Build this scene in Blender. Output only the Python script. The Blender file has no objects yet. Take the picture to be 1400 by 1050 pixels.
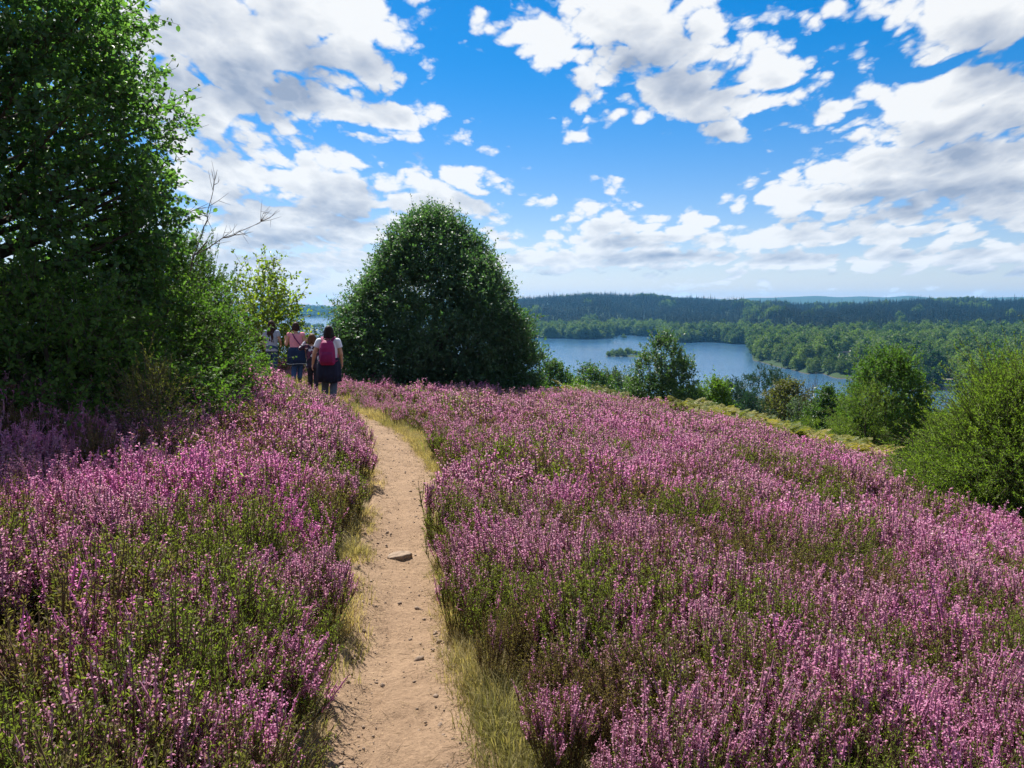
import bpy, math, random
import numpy as np
from mathutils import Vector, Matrix

R = math.radians
scene = bpy.context.scene
COL = scene.collection
random.seed(7)

# ------------------------------------------------------------------ camera
F = 1051.0            # focal length in photo pixels (1400 wide)
PITCH = R(5.85)
EYE = 1.6
cam_d = bpy.data.cameras.new('camera')
cam = bpy.data.objects.new('camera', cam_d)
COL.objects.link(cam)
cam.location = (0, 0, EYE)
cam.rotation_euler = (math.pi/2 - PITCH, 0, 0)
cam_d.sensor_width = 36
cam_d.lens = 36*F/1400
cam_d.clip_start = 0.05
cam_d.clip_end = 60000
scene.camera = cam


def ray(px, py):
    a, b = (px-700)/F, (525-py)/F
    return np.array([a, math.cos(PITCH)+b*math.sin(PITCH), -math.sin(PITCH)+b*math.cos(PITCH)])


def at(px, py, y):
    d = ray(px, py)
    return np.array([0, 0, EYE]) + d*(y/d[1])


def azel(px, py):
    d = ray(px, py)
    d = d/np.linalg.norm(d)
    return math.atan2(d[0], d[1]), math.asin(d[2])


# ------------------------------------------------------------------ numpy noise
def _hash(ix, iy, seed):
    h = (ix.astype(np.int64)*374761393 + iy.astype(np.int64)*668265263 + seed*982451653) & 0xffffffff
    h = ((h ^ (h >> 13))*1274126177) & 0xffffffff
    return ((h ^ (h >> 16)) & 0xffff)/65535.0


def vnoise(x, y, seed=0):
    x = np.asarray(x, float); y = np.asarray(y, float)
    ix, iy = np.floor(x), np.floor(y)
    fx, fy = x-ix, y-iy
    fx = fx*fx*(3-2*fx); fy = fy*fy*(3-2*fy)
    a = _hash(ix, iy, seed); b = _hash(ix+1, iy, seed)
    c = _hash(ix, iy+1, seed); d = _hash(ix+1, iy+1, seed)
    return (a*(1-fx)+b*fx)*(1-fy) + (c*(1-fx)+d*fx)*fy


def fbm(x, y, seed=0, o=4):
    s = 0; a = 1; t = 0
    for i in range(o):
        s = s + a*vnoise(np.asarray(x)*2**i, np.asarray(y)*2**i, seed+i*17); t += a; a *= .5
    return s/t


def sstep(a, b, x):
    t = np.clip((x-a)/(b-a), 0, 1)
    return t*t*(3-2*t)


# ------------------------------------------------------------------ terrain
LAKE = EYE-50.0
SLOPE = -0.0425


def near_base(x, y):
    x = np.asarray(x, float); y = np.asarray(y, float)
    h = SLOPE*y - .0034*np.maximum(y-12, 0)**2
    h = h - .13*sstep(11.5, 16, y)*sstep(-.5, -3, x)
    xr = np.maximum(x-0.5, 0)
    h = h - 0.047*xr - 0.0178*np.minimum(xr, 13)**2 - 0.36*np.maximum(xr-13, 0)
    xl = np.maximum(-x-0.6, 0)
    h = h + 0.117*np.minimum(xl, 7) + .05*np.clip(xl-2, 0, 5) - .02*np.maximum(xl-7, 0)
    yc = np.where(x > 0, 24.5-0.22*np.maximum(x-3, 0), 27.5)
    d = y-yc
    drop = np.where(d > 0, 0.36*(np.sqrt(d*d+9)-3), 0)
    h = h - drop
    h = h + (fbm(x*.45, y*.45, 3, 4)-.5)*.22
    return h


# far-land profile in polar form: bearing tables read from the view
_bx = [-2000, 100, 400, 470, 600, 727, 740, 832, 838, 900, 908, 1010, 1024, 1030, 1060, 1100, 1140, 1180, 1230, 1282, 1290, 1306, 1318, 1420, 2600]
_by = [3000, 3300, 3284, 3100, 1900, 1200, 1180, 1150, 1290, 1290, 1075, 1040, 1030, 735, 668, 618, 584, 547, 520, 500, 620, 600, 480, 455, 430]
FAR_AZ = [math.atan((p-700)/F) for p in _bx]
FAR_R = _by
_sx = [-2000, 100, 410, 440, 470, 560, 700, 740, 790, 840, 900, 960, 1010, 1100, 1200, 1250, 1300, 1400, 2600]
_sy = [425, 421, 421, 421.5, 423, 420, 415, 413.5, 411, 408.5, 412, 417, 420, 422, 421, 418.5, 418, 419, 419]
SK_AZ = [math.atan((p-700)/F) for p in _sx]
HOR = 525-F*math.tan(PITCH)
ST_AZ = [math.atan((p-700)/F) for p in (1010, 1030, 1100, 1200, 1300, 1420, 1700)]
ST_R = [1110, 1060, 900, 960, 1060, 1180, 1300]


def far_h(az, r):
    rs = np.interp(az, FAR_AZ, FAR_R)
    wig = 1+(vnoise(az*60, az*0+1, 5)-.5)*.05
    rs = rs*wig
    ridge = np.maximum(rs+900, 2150)
    ridge = np.where(az < -.2, 4600, ridge)
    sk = np.interp(az, SK_AZ, _sy)
    zr = EYE + (HOR-sk)/F*ridge + (vnoise(az*45, az*0+3, 9)-.5)*7
    d = r-rs
    flat = LAKE + np.where(d < 0, np.maximum(d*.12, -5), np.minimum(d*.14, 3.5) + np.clip(d-25, 0, 500)*.012)
    start = np.where(az > .295, np.interp(az, ST_AZ, ST_R), rs+70)
    t = np.clip((r-start)/(ridge-start), 0, 1.0)
    h = flat + (zr-flat)*(t*.6 + .4*t*t*(3-2*t))*(t > 0)
    # bumps on the slope
    h = h + (fbm(az*22+r*.002, r*.0035, 21, 3)-.5)*34*sstep(0, .35, t)*sstep(1.02, .6, t)
    # behind the ridge the land falls and a bluer second ridge rises
    back = np.clip((r-ridge)/1500, 0, 1)
    h = h - 35*sstep(0, 1, back)*(r > ridge)
    z2 = EYE + 6200*(4.5 + 6.0*vnoise(az*11, az*0+.5, 41) + 2.5*vnoise(az*40, az*0, 43))/F
    t2 = sstep(4900, 6200, r)*sstep(7800, 6500, r)
    h = np.where(az > -.2, h*(1-t2) + z2*t2, h)
    return h


NEAR_SHORE = 345.0
ISL = []     # (x, y, rx, ry, height)


def isl(px, py, wpx, hgt, depth_m):
    p = at(px, py, 1000.0)
    y = 50*1000/(EYE-p[2]); q = at(px, py, y)
    ISL.append((q[0], q[1], wpx/F*y/2, depth_m/2, hgt))
    return q


isl(855, 487, 54, 2.0, 26)
isl(838, 462.2, 11, 1.0, 12)
isl(853, 463.2, 9, 1.0, 12)
isl(415, 447.5, 22, 1.5, 30)
isl(437, 448, 18, 1.5, 30)
isl(468, 448.5, 34, 2.5, 60)


def ground(x, y):
    x = np.asarray(x, float); y = np.asarray(y, float)
    r = np.hypot(x, y)
    az = np.arctan2(x, np.where(np.abs(y) < 1e-6, 1e-6, y))
    nb = near_base(x, y)
    rr = np.maximum(r, 1)
    bank = np.interp(rr, [0, 45, 80, 130, 200, NEAR_SHORE-20, NEAR_SHORE+25, 1e5], [-5, -9.5, -15.5, -23.5, -33, LAKE+1.5, LAKE-5, LAKE-5])
    bank = bank + (fbm(x*.02, y*.02, 31, 3)-.5)*5*sstep(50, 110, r)*sstep(340, 240, r)
    front = (y > 0)
    k = sstep(34, 62, r)
    h = nb*(1-k) + bank*k
    azc = np.clip(az, -1.15, 1.15)
    fh = far_h(azc, r)
    h = np.where(r > NEAR_SHORE, np.maximum(h, fh), h)
    for (ix, iy, rx, ry, hg) in ISL:
        q = ((x-ix)/rx)**2 + ((y-iy)/ry)**2
        h = np.where(q < 2.5, np.maximum(h, LAKE + hg*(1.15-q)), h)
    # behind the photographer: an easy heath plateau
    side = sstep(1.2, 1.5, np.abs(az))
    hb = SLOPE*y*.4 + (fbm(x*.03, y*.03, 77, 3)-.5)*2*sstep(15, 60, r)
    h = h*(1-side) + np.where(r > 12, hb, nb)*side
    return h


def hit(px, py, lift=0.0):
    d = ray(px, py)
    t = 0.5
    o = np.array([0, 0, EYE])
    while t < 80:
        p = o+d*t
        if p[2] < float(near_base(p[0], p[1]))+lift:
            break
        t += .02
    return o+d*t


# path: rows of (row y, left x, right x) as seen, laid on the real slope
PATH_PX = [(1050, 452, 676), (1000, 457, 656), (950, 461, 642), (900, 467, 628), (850, 474, 616), (800, 481, 611), (760, 488, 609), (720, 500, 603),
           (690, 505, 601), (660, 508, 597), (640, 507, 590), (620, 503, 578), (600, 494, 562), (585, 484, 545), (574, 473, 528), (567, 462, 514)]
pc, pw = [], []
for (yy, xa, xb) in PATH_PX:
    a, b = hit(xa, yy), hit(xb, yy)
    pc.append((a+b)/2); pw.append(abs(b[0]-a[0])/2)
d0 = pc[0]-pc[2]
pc = [pc[0]+d0*2.2] + pc
pw = [pw[0]] + pw
last = pc[-1]
for (dx, dy, w) in ((-.9, 1.4, .3), (-1.55, 3.2, .28), (-2.4, 5.4, .27), (-3.6, 7.6, .26), (-5.2, 10, .25)):
    pc.append(np.array([last[0]+dx, last[1]+dy, 0])); pw.append(w)
pc = np.array(pc); pw = np.array(pw)


def smooth_poly(P, n):
    seg = np.r_[0, np.cumsum(np.hypot(np.diff(P[:, 0]), np.diff(P[:, 1])))]
    s = np.linspace(0, seg[-1], n)
    Q = np.stack([np.interp(s, seg, P[:, i]) for i in range(P.shape[1])], 1)
    k = 9
    for _ in range(3):
        Pd = np.pad(Q, ((k//2, k//2), (0, 0)), mode='edge')
        Q = np.stack([np.convolve(Pd[:, i], np.ones(k)/k, mode='valid') for i in range(Q.shape[1])], 1)
    return Q


PATHC = smooth_poly(np.c_[pc[:, :2], pw], 420)


def path_dist(x, y):
    """signed lateral offset and half width at the nearest path point"""
    x = np.asarray(x, float).ravel(); y = np.asarray(y, float).ravel()
    best = np.full(x.shape, 1e9); wid = np.zeros(x.shape); sgn = np.zeros(x.shape)
    for i in range(0, len(PATHC), 3):
        d = np.hypot(x-PATHC[i, 0], y-PATHC[i, 1])
        m = d < best
        best[m] = d[m]; wid[m] = PATHC[i, 2]; sgn[m] = np.sign(x[m]-PATHC[i, 0])
    return best, wid, sgn


def gz(x, y):
    return float(ground(np.array([x]), np.array([y]))[0])


# ------------------------------------------------------------------ mesh building
class MB:
    def __init__(s):
        s.V = []; s.Q = []; s.T = []; s.qm = []; s.tm = []; s.tint = []; s.n = 0

    def add(s, V, Q=None, T=None, mat=0, tint=0.5):
        V = np.asarray(V, float).reshape(-1, 3)
        if Q is not None and len(Q):
            Q = np.asarray(Q).reshape(-1, 4); s.Q.append(Q+s.n); s.qm.append(np.full(len(Q), mat))
        if T is not None and len(T):
            T = np.asarray(T).reshape(-1, 3); s.T.append(T+s.n); s.tm.append(np.full(len(T), mat))
        s.V.append(V)
        s.tint.append(np.broadcast_to(np.asarray(tint, float), (len(V),)).copy())
        s.n += len(V)

    def arrays(s):
        V = np.concatenate(s.V); tint = np.concatenate(s.tint)
        Q = np.concatenate(s.Q) if s.Q else np.zeros((0, 4), int)
        T = np.concatenate(s.T) if s.T else np.zeros((0, 3), int)
        qm = np.concatenate(s.qm) if s.qm else np.zeros(0, int)
        tm = np.concatenate(s.tm) if s.tm else np.zeros(0, int)
        return V, Q, T, qm, tm, tint

    def merge(s, other, mat_off=0):
        V, Q, T, qm, tm, tint = other
        if len(Q): s.Q.append(Q+s.n); s.qm.append(qm+mat_off)
        if len(T): s.T.append(T+s.n); s.tm.append(tm+mat_off)
        s.V.append(V); s.tint.append(tint); s.n += len(V)

    def mesh(s, name, mats, smooth=False):
        V, Q, T, qm, tm, tint = s.arrays()
        me = bpy.data.meshes.new(name)
        me.vertices.add(len(V)); me.vertices.foreach_set('co', V.astype(np.float32).ravel())
        nl = Q.size+T.size
        me.loops.add(nl); me.loops.foreach_set('vertex_index', np.r_[Q.ravel(), T.ravel()].astype(np.int32))
        npoly = len(Q)+len(T)
        me.polygons.add(npoly)
        ls = np.r_[np.arange(len(Q))*4, Q.size+np.arange(len(T))*3].astype(np.int32)
        me.polygons.foreach_set('loop_start', ls)
        me.polygons.foreach_set('material_index', np.r_[qm, tm].astype(np.int32))
        if smooth:
            me.polygons.foreach_set('use_smooth', np.ones(npoly, bool))
        a = me.attributes.new('tint', 'FLOAT', 'POINT'); a.data.foreach_set('value', tint.astype(np.float32))
        for m in mats: me.materials.append(m)
        me.update(calc_edges=True); me.validate()
        return me

    def build(s, name, mats, parent=None, smooth=False):
        if not isinstance(mats, (list, tuple)): mats = [mats]
        o = bpy.data.objects.new(name, s.mesh(name, mats, smooth))
        COL.objects.link(o)
        if parent: o.parent = parent
        return o


def tag(o, label=None, cat=None, group=None, kind=None):
    if label: o['label'] = label
    if cat: o['category'] = cat
    if group: o['group'] = group
    if kind: o['kind'] = kind
    return o


def empty(name, loc, rz=0):
    o = bpy.data.objects.new(name, None); COL.objects.link(o)
    o.location = tuple(loc); o.rotation_euler = (0, 0, rz)
    return o


def unit(v):
    v = np.asarray(v, float)
    return v/np.maximum(np.linalg.norm(v, axis=-1, keepdims=True), 1e-9)


def leaf_geo(mb, P, D, N, L, W, mat=0, tint=.5, shape='rhomb', fold=.25):
    """many leaves at once: P base, D direction, N rough normal"""
    P = np.asarray(P, float); n = len(P)
    D = unit(D); S = unit(np.cross(D, N)); N = np.cross(S, D)
    L = np.broadcast_to(np.asarray(L, float), (n,))[:, None]; W = np.broadcast_to(np.asarray(W, float), (n,))[:, None]
    up = N*W*fold
    if shape == 'rhomb':
        V = np.stack([P, P+D*L*.5+S*W*.5+up, P+D*L, P+D*L*.5-S*W*.5+up], 1)
        Q = np.arange(n*4).reshape(n, 4); k = 4
        mb.add(V, Q, None, mat, np.repeat(np.broadcast_to(tint, (n,)), k))
    elif shape == 'tri':
        V = np.stack([P-S*W*.5, P+S*W*.5, P+D*L], 1)
        mb.add(V, None, np.arange(n*3).reshape(n, 3), mat, np.repeat(np.broadcast_to(tint, (n,)), 3))
    else:
        V = np.stack([P, P+D*L*.32+S*W*.5+up, P+D*L*.74+S*W*.43+up, P+D*L, P+D*L*.74-S*W*.43+up, P+D*L*.32-S*W*.5+up], 1)
        b = (np.arange(n)*6)[:, None]
        Q = np.concatenate([b+np.array([0, 1, 2, 3]), b+np.array([0, 3, 4, 5])])
        mb.add(V, Q, None, mat, np.repeat(np.broadcast_to(tint, (n,)), 6))


def sticks(mb, A, B, ra, rb, mat=0, tint=.5):
    A = np.asarray(A, float); B = np.asarray(B, float); n = len(A)
    D = unit(B-A); X = unit(np.cross(D, np.array([.3, .2, .93]))); Y = np.cross(D, X)
    ra = np.broadcast_to(ra, (n,))[:, None]; rb = np.broadcast_to(rb, (n,))[:, None]
    vs = []
    for (P, r) in ((A, ra), (B, rb)):
        for k in range(3):
            a = k*2*math.pi/3
            vs.append(P+X*r*math.cos(a)+Y*r*math.sin(a))
    V = np.stack(vs, 1)
    b = (np.arange(n)*6)[:, None]
    Q = np.concatenate([b+np.array([k, (k+1) % 3, 3+(k+1) % 3, 3+k]) for k in range(3)])
    mb.add(V, Q, None, mat, tint if np.isscalar(tint) else np.repeat(tint, 6))


def tube(mb, pts, rad, sides=6, mat=0, tint=.5, cap=True):
    pts = np.asarray(pts, float); n = len(pts)
    rad = np.broadcast_to(np.asarray(rad, float), (n,))
    T = unit(np.gradient(pts, axis=0))
    ref = np.array([0.13, .97, .2]) if abs(T[0][2]) > .8 else np.array([0, 0, 1.])
    X = unit(np.cross(T, ref)); Y = np.cross(T, X)
    a = np.arange(sides)*2*math.pi/sides
    V = pts[:, None, :] + rad[:, None, None]*(X[:, None, :]*np.cos(a)[None, :, None] + Y[:, None, :]*np.sin(a)[None, :, None])
    V = V.reshape(-1, 3)
    Q = []
    for i in range(n-1):
        for k in range(sides):
            k2 = (k+1) % sides
            Q.append((i*sides+k, i*sides+k2, (i+1)*sides+k2, (i+1)*sides+k))
    mb.add(V, Q, None, mat, tint)


def box(mb, lo, hi, mat=0, tint=.5, M=None):
    x0, y0, z0 = lo; x1, y1, z1 = hi
    V = np.array([(x0, y0, z0), (x1, y0, z0), (x1, y1, z0), (x0, y1, z0), (x0, y0, z1), (x1, y0, z1), (x1, y1, z1), (x0, y1, z1)], float)
    if M is not None: V = V@np.asarray(M)[:3, :3].T + np.asarray(M)[:3, 3]
    mb.add(V, [(0, 3, 2, 1), (4, 5, 6, 7), (0, 1, 5, 4), (1, 2, 6, 5), (2, 3, 7, 6), (3, 0, 4, 7)], None, mat, tint)


# ------------------------------------------------------------------ materials
def lin(r, g, b):
    f = lambda c: (c/255/12.92) if c/255 <= .04045 else ((c/255+.055)/1.055)**2.4
    return (f(r), f(g), f(b), 1)


def new_mat(name):
    m = bpy.data.materials.new(name); m.use_nodes = True
    nt = m.node_tree; nt.nodes.clear()
    return m, nt, nt.nodes, nt.links


def leaf_mat(name, dark, light, trans=.35, rough=.45, spec=.4, tcol=(1.0, 1.25, .45), inst=False, rand=0.25, noise=0.0):
    """two-tone leaf with light passing through; tint varies leaf by leaf"""
    m, nt, N, Lk = new_mat(name)
    out = N.new('ShaderNodeOutputMaterial')
    at_ = N.new('ShaderNodeAttribute'); at_.attribute_name = 'tint'
    fac = at_.outputs['Fac']
    if inst:
        if inst == 'obj':
            ai = N.new('ShaderNodeObjectInfo')
            isrc = ai.outputs['Random']
        else:
            ai = N.new('ShaderNodeAttribute'); ai.attribute_type = 'INSTANCER'; ai.attribute_name = 'ivar'
            isrc = ai.outputs['Fac']
        mm = N.new('ShaderNodeMath'); mm.operation = 'MULTIPLY_ADD'; mm.inputs[1].default_value = .45
        Lk.new(fac, mm.inputs[0])
        m2 = N.new('ShaderNodeMath'); m2.operation = 'MULTIPLY_ADD'; m2.inputs[1].default_value = .9; m2.inputs[2].default_value = -.2
        Lk.new(isrc, m2.inputs[0]); Lk.new(m2.outputs[0], mm.inputs[2]); mm.use_clamp = True
        fac = mm.outputs[0]
    mix = N.new('ShaderNodeMix'); mix.data_type = 'RGBA'
    mix.inputs['A'].default_value = (*dark, 1); mix.inputs['B'].default_value = (*light, 1)
    Lk.new(fac, mix.inputs['Factor'])
    col = mix.outputs['Result']
    p = N.new('ShaderNodeBsdfPrincipled'); p.inputs['Roughness'].default_value = rough
    p.inputs['Specular IOR Level'].default_value = spec
    Lk.new(col, p.inputs['Base Color'])
    if trans > 0:
        tr = N.new('ShaderNodeBsdfTranslucent')
        tc = N.new('ShaderNodeMix'); tc.data_type = 'RGBA'; tc.blend_type = 'MULTIPLY'; tc.inputs['Factor'].default_value = 1
        tc.inputs['B'].default_value = (*[c*1.6 for c in tcol], 1)
        Lk.new(col, tc.inputs['A']); Lk.new(tc.outputs['Result'], tr.inputs['Color'])
        ms = N.new('ShaderNodeMixShader'); ms.inputs[0].default_value = trans
        Lk.new(p.outputs[0], ms.inputs[1]); Lk.new(tr.outputs[0], ms.inputs[2]); Lk.new(ms.outputs[0], out.inputs['Surface'])
    else:
        Lk.new(p.outputs[0], out.inputs['Surface'])
    return m


def plain(name, c, rough=.7, spec=.3, var=.25, scale=30, bump=0.0, metallic=0, c2=None):
    m, nt, N, Lk = new_mat(name)
    out = N.new('ShaderNodeOutputMaterial'); p = N.new('ShaderNodeBsdfPrincipled')
    tc = N.new('ShaderNodeTexCoord'); nz = N.new('ShaderNodeTexNoise'); nz.inputs['Scale'].default_value = scale; nz.inputs['Detail'].default_value = 5
    Lk.new(tc.outputs['Object'], nz.inputs['Vector'])
    mix = N.new('ShaderNodeMix'); mix.data_type = 'RGBA'
    a = tuple(x*(1-var) for x in c[:3]); b = tuple(min(1, x*(1+var)) for x in (c2 or c)[:3])
    mix.inputs['A'].default_value = (*a, 1); mix.inputs['B'].default_value = (*b, 1)
    Lk.new(nz.outputs['Fac'], mix.inputs['Factor']); Lk.new(mix.outputs['Result'], p.inputs['Base Color'])
    p.inputs['Roughness'].default_value = rough; p.inputs['Specular IOR Level'].default_value = spec; p.inputs['Metallic'].default_value = metallic
    if bump:
        bp = N.new('ShaderNodeBump'); bp.inputs['Strength'].default_value = bump; bp.inputs['Distance'].default_value = .02
        Lk.new(nz.outputs['Fac'], bp.inputs['Height']); Lk.new(bp.outputs[0], p.inputs['Normal'])
    Lk.new(p.outputs[0], out.inputs['Surface'])
    return m


M = {}
M['bark'] = plain('bark', (.085, .065, .05), .9, .1, .5, 14, .6)
M['bark_grey'] = plain('bark_grey', (.16, .14, .12), .9, .1, .5, 14, .6)
M['dead_wood'] = plain('dead_wood', (.13, .105, .085), .9, .1, .4, 20, .4)
M['holly'] = leaf_mat('holly_leaf', (.030, .078, .045), (.095, .155, .072), .40, .5, .35)
M['willow'] = leaf_mat('round_leaf', (.036, .088, .038), (.13, .205, .065), .52, .5, .35)
M['shrub'] = leaf_mat('shrub_leaf', (.034, .080, .020), (.115, .18, .036), .42, .62, .15)
M['gold'] = leaf_mat('gold_leaf', (.075, .12, .014), (.24, .26, .03), .5, .45, .4)
M['juniper'] = leaf_mat('juniper_needle', (.06, .105, .020), (.21, .26, .05), .40, .6, .25)
M['broom'] = leaf_mat('dark_conifer', (.028, .066, .018), (.09, .15, .032), .36, .65, .12)
M['holly_light'] = leaf_mat('small_holly_leaf', (.030, .070, .030), (.115, .175, .060), .36, .5, .35)
M['pine'] = leaf_mat('pine_needle', (.018, .048, .038), (.045, .090, .060), .2, .6, .25)
M['birch'] = leaf_mat('birch_leaf', (.030, .070, .018), (.095, .155, .032), .36, .5, .3)
M['lime'] = leaf_mat('bright_leaf', (.060, .11, .016), (.15, .22, .03), .42, .5, .3)
M['olive'] = leaf_mat('olive_leaf', (.065, .075, .025), (.16, .14, .04), .34, .6, .25)
M['greygreen'] = leaf_mat('grey_green_leaf', (.050, .080, .050), (.12, .16, .085), .3, .6, .25)
M['far_leaf'] = leaf_mat('far_wood_leaf', (.014, .042, .016), (.150, .200, .040), .3, .65, .2, inst='obj')
M['far_leaf_i'] = leaf_mat('far_wood_leaf_mass', (.014, .042, .018), (.145, .195, .040), .3, .65, .2, inst=True)
M['far_conifer_i'] = leaf_mat('far_conifer_mass', (.004, .016, .012), (.018, .042, .022), .1, .7, .15, inst=True)
# ------------------------------------------------------------------ sky, sun, air
SUN_AZ, SUN_EL = R(-24), R(54)
SUNV = Vector((math.sin(SUN_AZ)*math.cos(SUN_EL), math.cos(SUN_AZ)*math.cos(SUN_EL), math.sin(SUN_EL)))
sd = bpy.data.lights.new('sun', 'SUN'); sd.energy = 4.9; sd.angle = R(.55); sd.color = (1, .955, .88)
so = bpy.data.objects.new('sun', sd); COL.objects.link(so)
so.rotation_euler = SUNV.to_track_quat('Z', 'Y').to_euler(); so.location = (-40, 40, 60)

CLOUDS = [  # centre x, y, half width, half height up, half height down (read from the view, turned into bearings)
    (340, 50, 215, 150, 110, 1.15), (470, 30, 80, 80, 70, 1), (240, 120, 130, 80, 75, 1), (400, 130, 120, 70, 50, 1), (525, 162, 95, 26, 18, .8), (535, 187, 75, 12, 10, .7),
    (570, 38, 26, 34, 34, .6), (655, 26, 20, 14, 12, .55),
    (300, 235, 130, 55, 45, 1), (460, 255, 140, 46, 45, 1.05), (600, 265, 130, 42, 50, 1.0), (670, 290, 60, 28, 22, .8), (400, 300, 200, 40, 26, .9),
    (330, 330, 110, 16, 14, .8), (430, 362, 120, 20, 12, .8), (690, 327, 22, 10, 10, .7), (730, 358, 70, 14, 10, .8),
    (830, 15, 125, 60, 40, 1), (900, 60, 140, 60, 50, 1.1), (930, 115, 100, 50, 40, 1), (950, 142, 125, 40, 24, 1), (1060, 106, 72, 18, 24, .85), (768, 66, 32, 34, 30, .75),
    (790, 188, 26, 10, 9, .7), (990, 182, 40, 18, 13, .75), (1065, 172, 34, 9, 7, .7),
    (1340, 20, 130, 60, 65, 1.1), (1200, 8, 50, 24, 18, .8), (1300, 160, 150, 46, 50, 1), (1370, 120, 80, 55, 60, 1), (1140, 150, 36, 18, 16, .7),
    (1220, 240, 180, 48, 44, 1.1), (1340, 255, 120, 60, 45, 1.1), (1130, 265, 110, 34, 22, .9), (1260, 295, 170, 26, 22, .9),
    (830, 303, 92, 28, 24, .95), (900, 326, 170, 14, 12, .75), (1120, 322, 210, 20, 14, .85), (940, 352, 120, 11, 9, .8), (1085, 357, 90, 10, 8, .75), (1310, 350, 170, 13, 11, .8),
]


def cloud_group():
    g = bpy.data.node_groups.new('cloud_field', 'ShaderNodeTree')
    g.interface.new_socket('Bearing', in_out='INPUT', socket_type='NodeSocketVector')
    g.interface.new_socket('Density', in_out='OUTPUT', socket_type='NodeSocketFloat'); g.interface.new_socket('Body', in_out='OUTPUT', socket_type='NodeSocketFloat')
    N, L = g.nodes, g.links
    gi = N.new('NodeGroupInput'); go = N.new('NodeGroupOutput')

    def math_(op, a, b=None, c=None, clamp=False):
        n = N.new('ShaderNodeMath'); n.operation = op; n.use_clamp = clamp
        for i, v in enumerate((a, b, c)):
            if v is None: continue
            if isinstance(v, (int, float)): n.inputs[i].default_value = v
            else: L.new(v, n.inputs[i])
        return n.outputs[0]
    sx = N.new('ShaderNodeSeparateXYZ'); L.new(gi.outputs[0], sx.inputs[0])
    az, el = sx.outputs[0], sx.outputs[1]
    # warp the bearing a little so outlines are ragged
    elc = math_('MAXIMUM', el, -0.05)
    lnv = math_('LOGARITHM', math_('ADD', elc, .16), math.e)
    div = math_('DIVIDE', az, math_('ADD', elc, .42))
    cx = N.new('ShaderNodeCombineXYZ'); L.new(math_('MULTIPLY', div, 1.0), cx.inputs[0]); L.new(math_('MULTIPLY', lnv, .95), cx.inputs[1]); cx.inputs[2].default_value = 3.7
    nz = N.new('ShaderNodeTexNoise'); nz.inputs['Scale'].default_value = 8.5; nz.inputs['Detail'].default_value = 12; nz.inputs['Roughness'].default_value = .60; nz.inputs['Distortion'].default_value = .25
    L.new(cx.outputs[0], nz.inputs['Vector'])
    nz2 = N.new('ShaderNodeTexNoise'); nz2.inputs['Scale'].default_value = 3.4; nz2.inputs['Detail'].default_value = 6
    L.new(cx.outputs[0], nz2.inputs['Vector'])
    wv = N.new('ShaderNodeVectorMath'); wv.operation = 'MULTIPLY_ADD'; wv.inputs[1].default_value = (.05, .05, .05)
    L.new(nz2.outputs['Color'], wv.inputs[0]); L.new(cx.outputs[0], wv.inputs[2])
    puff = None      # rounded billows with sharp creases between them
    for sc, am in ((10, .74), (21, .38), (45, .17), (96, .08)):
        nb = N.new('ShaderNodeTexNoise'); nb.inputs['Scale'].default_value = sc; nb.inputs['Detail'].default_value = 0; L.new(wv.outputs[0], nb.inputs['Vector'])
        ab = math_('MULTIPLY', math_('ABSOLUTE', math_('MULTIPLY_ADD', nb.outputs['Fac'], 2, -1)), am*2.2)
        puff = ab if puff is None else math_('ADD', puff, ab)
    best = None
    for (px, py, rx, ru, rd, w) in CLOUDS:
        a, e = azel(px, py)
        dx = math_('MULTIPLY', math_('SUBTRACT', az, a), F/rx*1.0)
        dy = math_('SUBTRACT', el, e)
        dyu = math_('MULTIPLY', dy, F/ru); dyd = math_('MULTIPLY', dy, -F/rd)
        dm = math_('MAXIMUM', dyu, dyd)
        ln = math_('SQRT', math_('ADD', math_('MULTIPLY', dx, dx), math_('MULTIPLY', dm, dm)))
        b = math_('MULTIPLY', math_('SUBTRACT', .99, ln), w)
        best = b if best is None else math_('SMOOTH_MAX', best, b, .12)
    best = math_('MAXIMUM', best, -.95)
    # other parts of the sky: free clouds
    off = math_('MAXIMUM', math_('SUBTRACT', math_('ABSOLUTE', az), .72), math_('SUBTRACT', el, .46))
    offm = math_('MULTIPLY', off, 6.0, clamp=True)
    free = math_('MULTIPLY_ADD', nz2.outputs['Fac'], 3.0, -1.5)
    mixn = N.new('ShaderNodeMix'); L.new(offm, mixn.inputs[0]); L.new(best, mixn.inputs[2]); L.new(free, mixn.inputs[3])
    # thin banks low over the horizon
    low = math_('MULTIPLY', math_('SUBTRACT', .115, el), 9.0, clamp=True)
    base = math_('ADD', mixn.outputs[0], math_('MULTIPLY', low, .72))
    f = math_('ADD', math_('MULTIPLY_ADD', nz.outputs['Fac'], 2.3, -1.15), math_('ADD', puff, -.68))
    f2 = math_('MULTIPLY_ADD', nz2.outputs['Fac'], 1.6, -.8)
    d = math_('ADD', base, math_('ADD', f, f2))
    L.new(d, go.inputs[0]); L.new(math_('ADD', base, f2), go.inputs[1])
    return g


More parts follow.
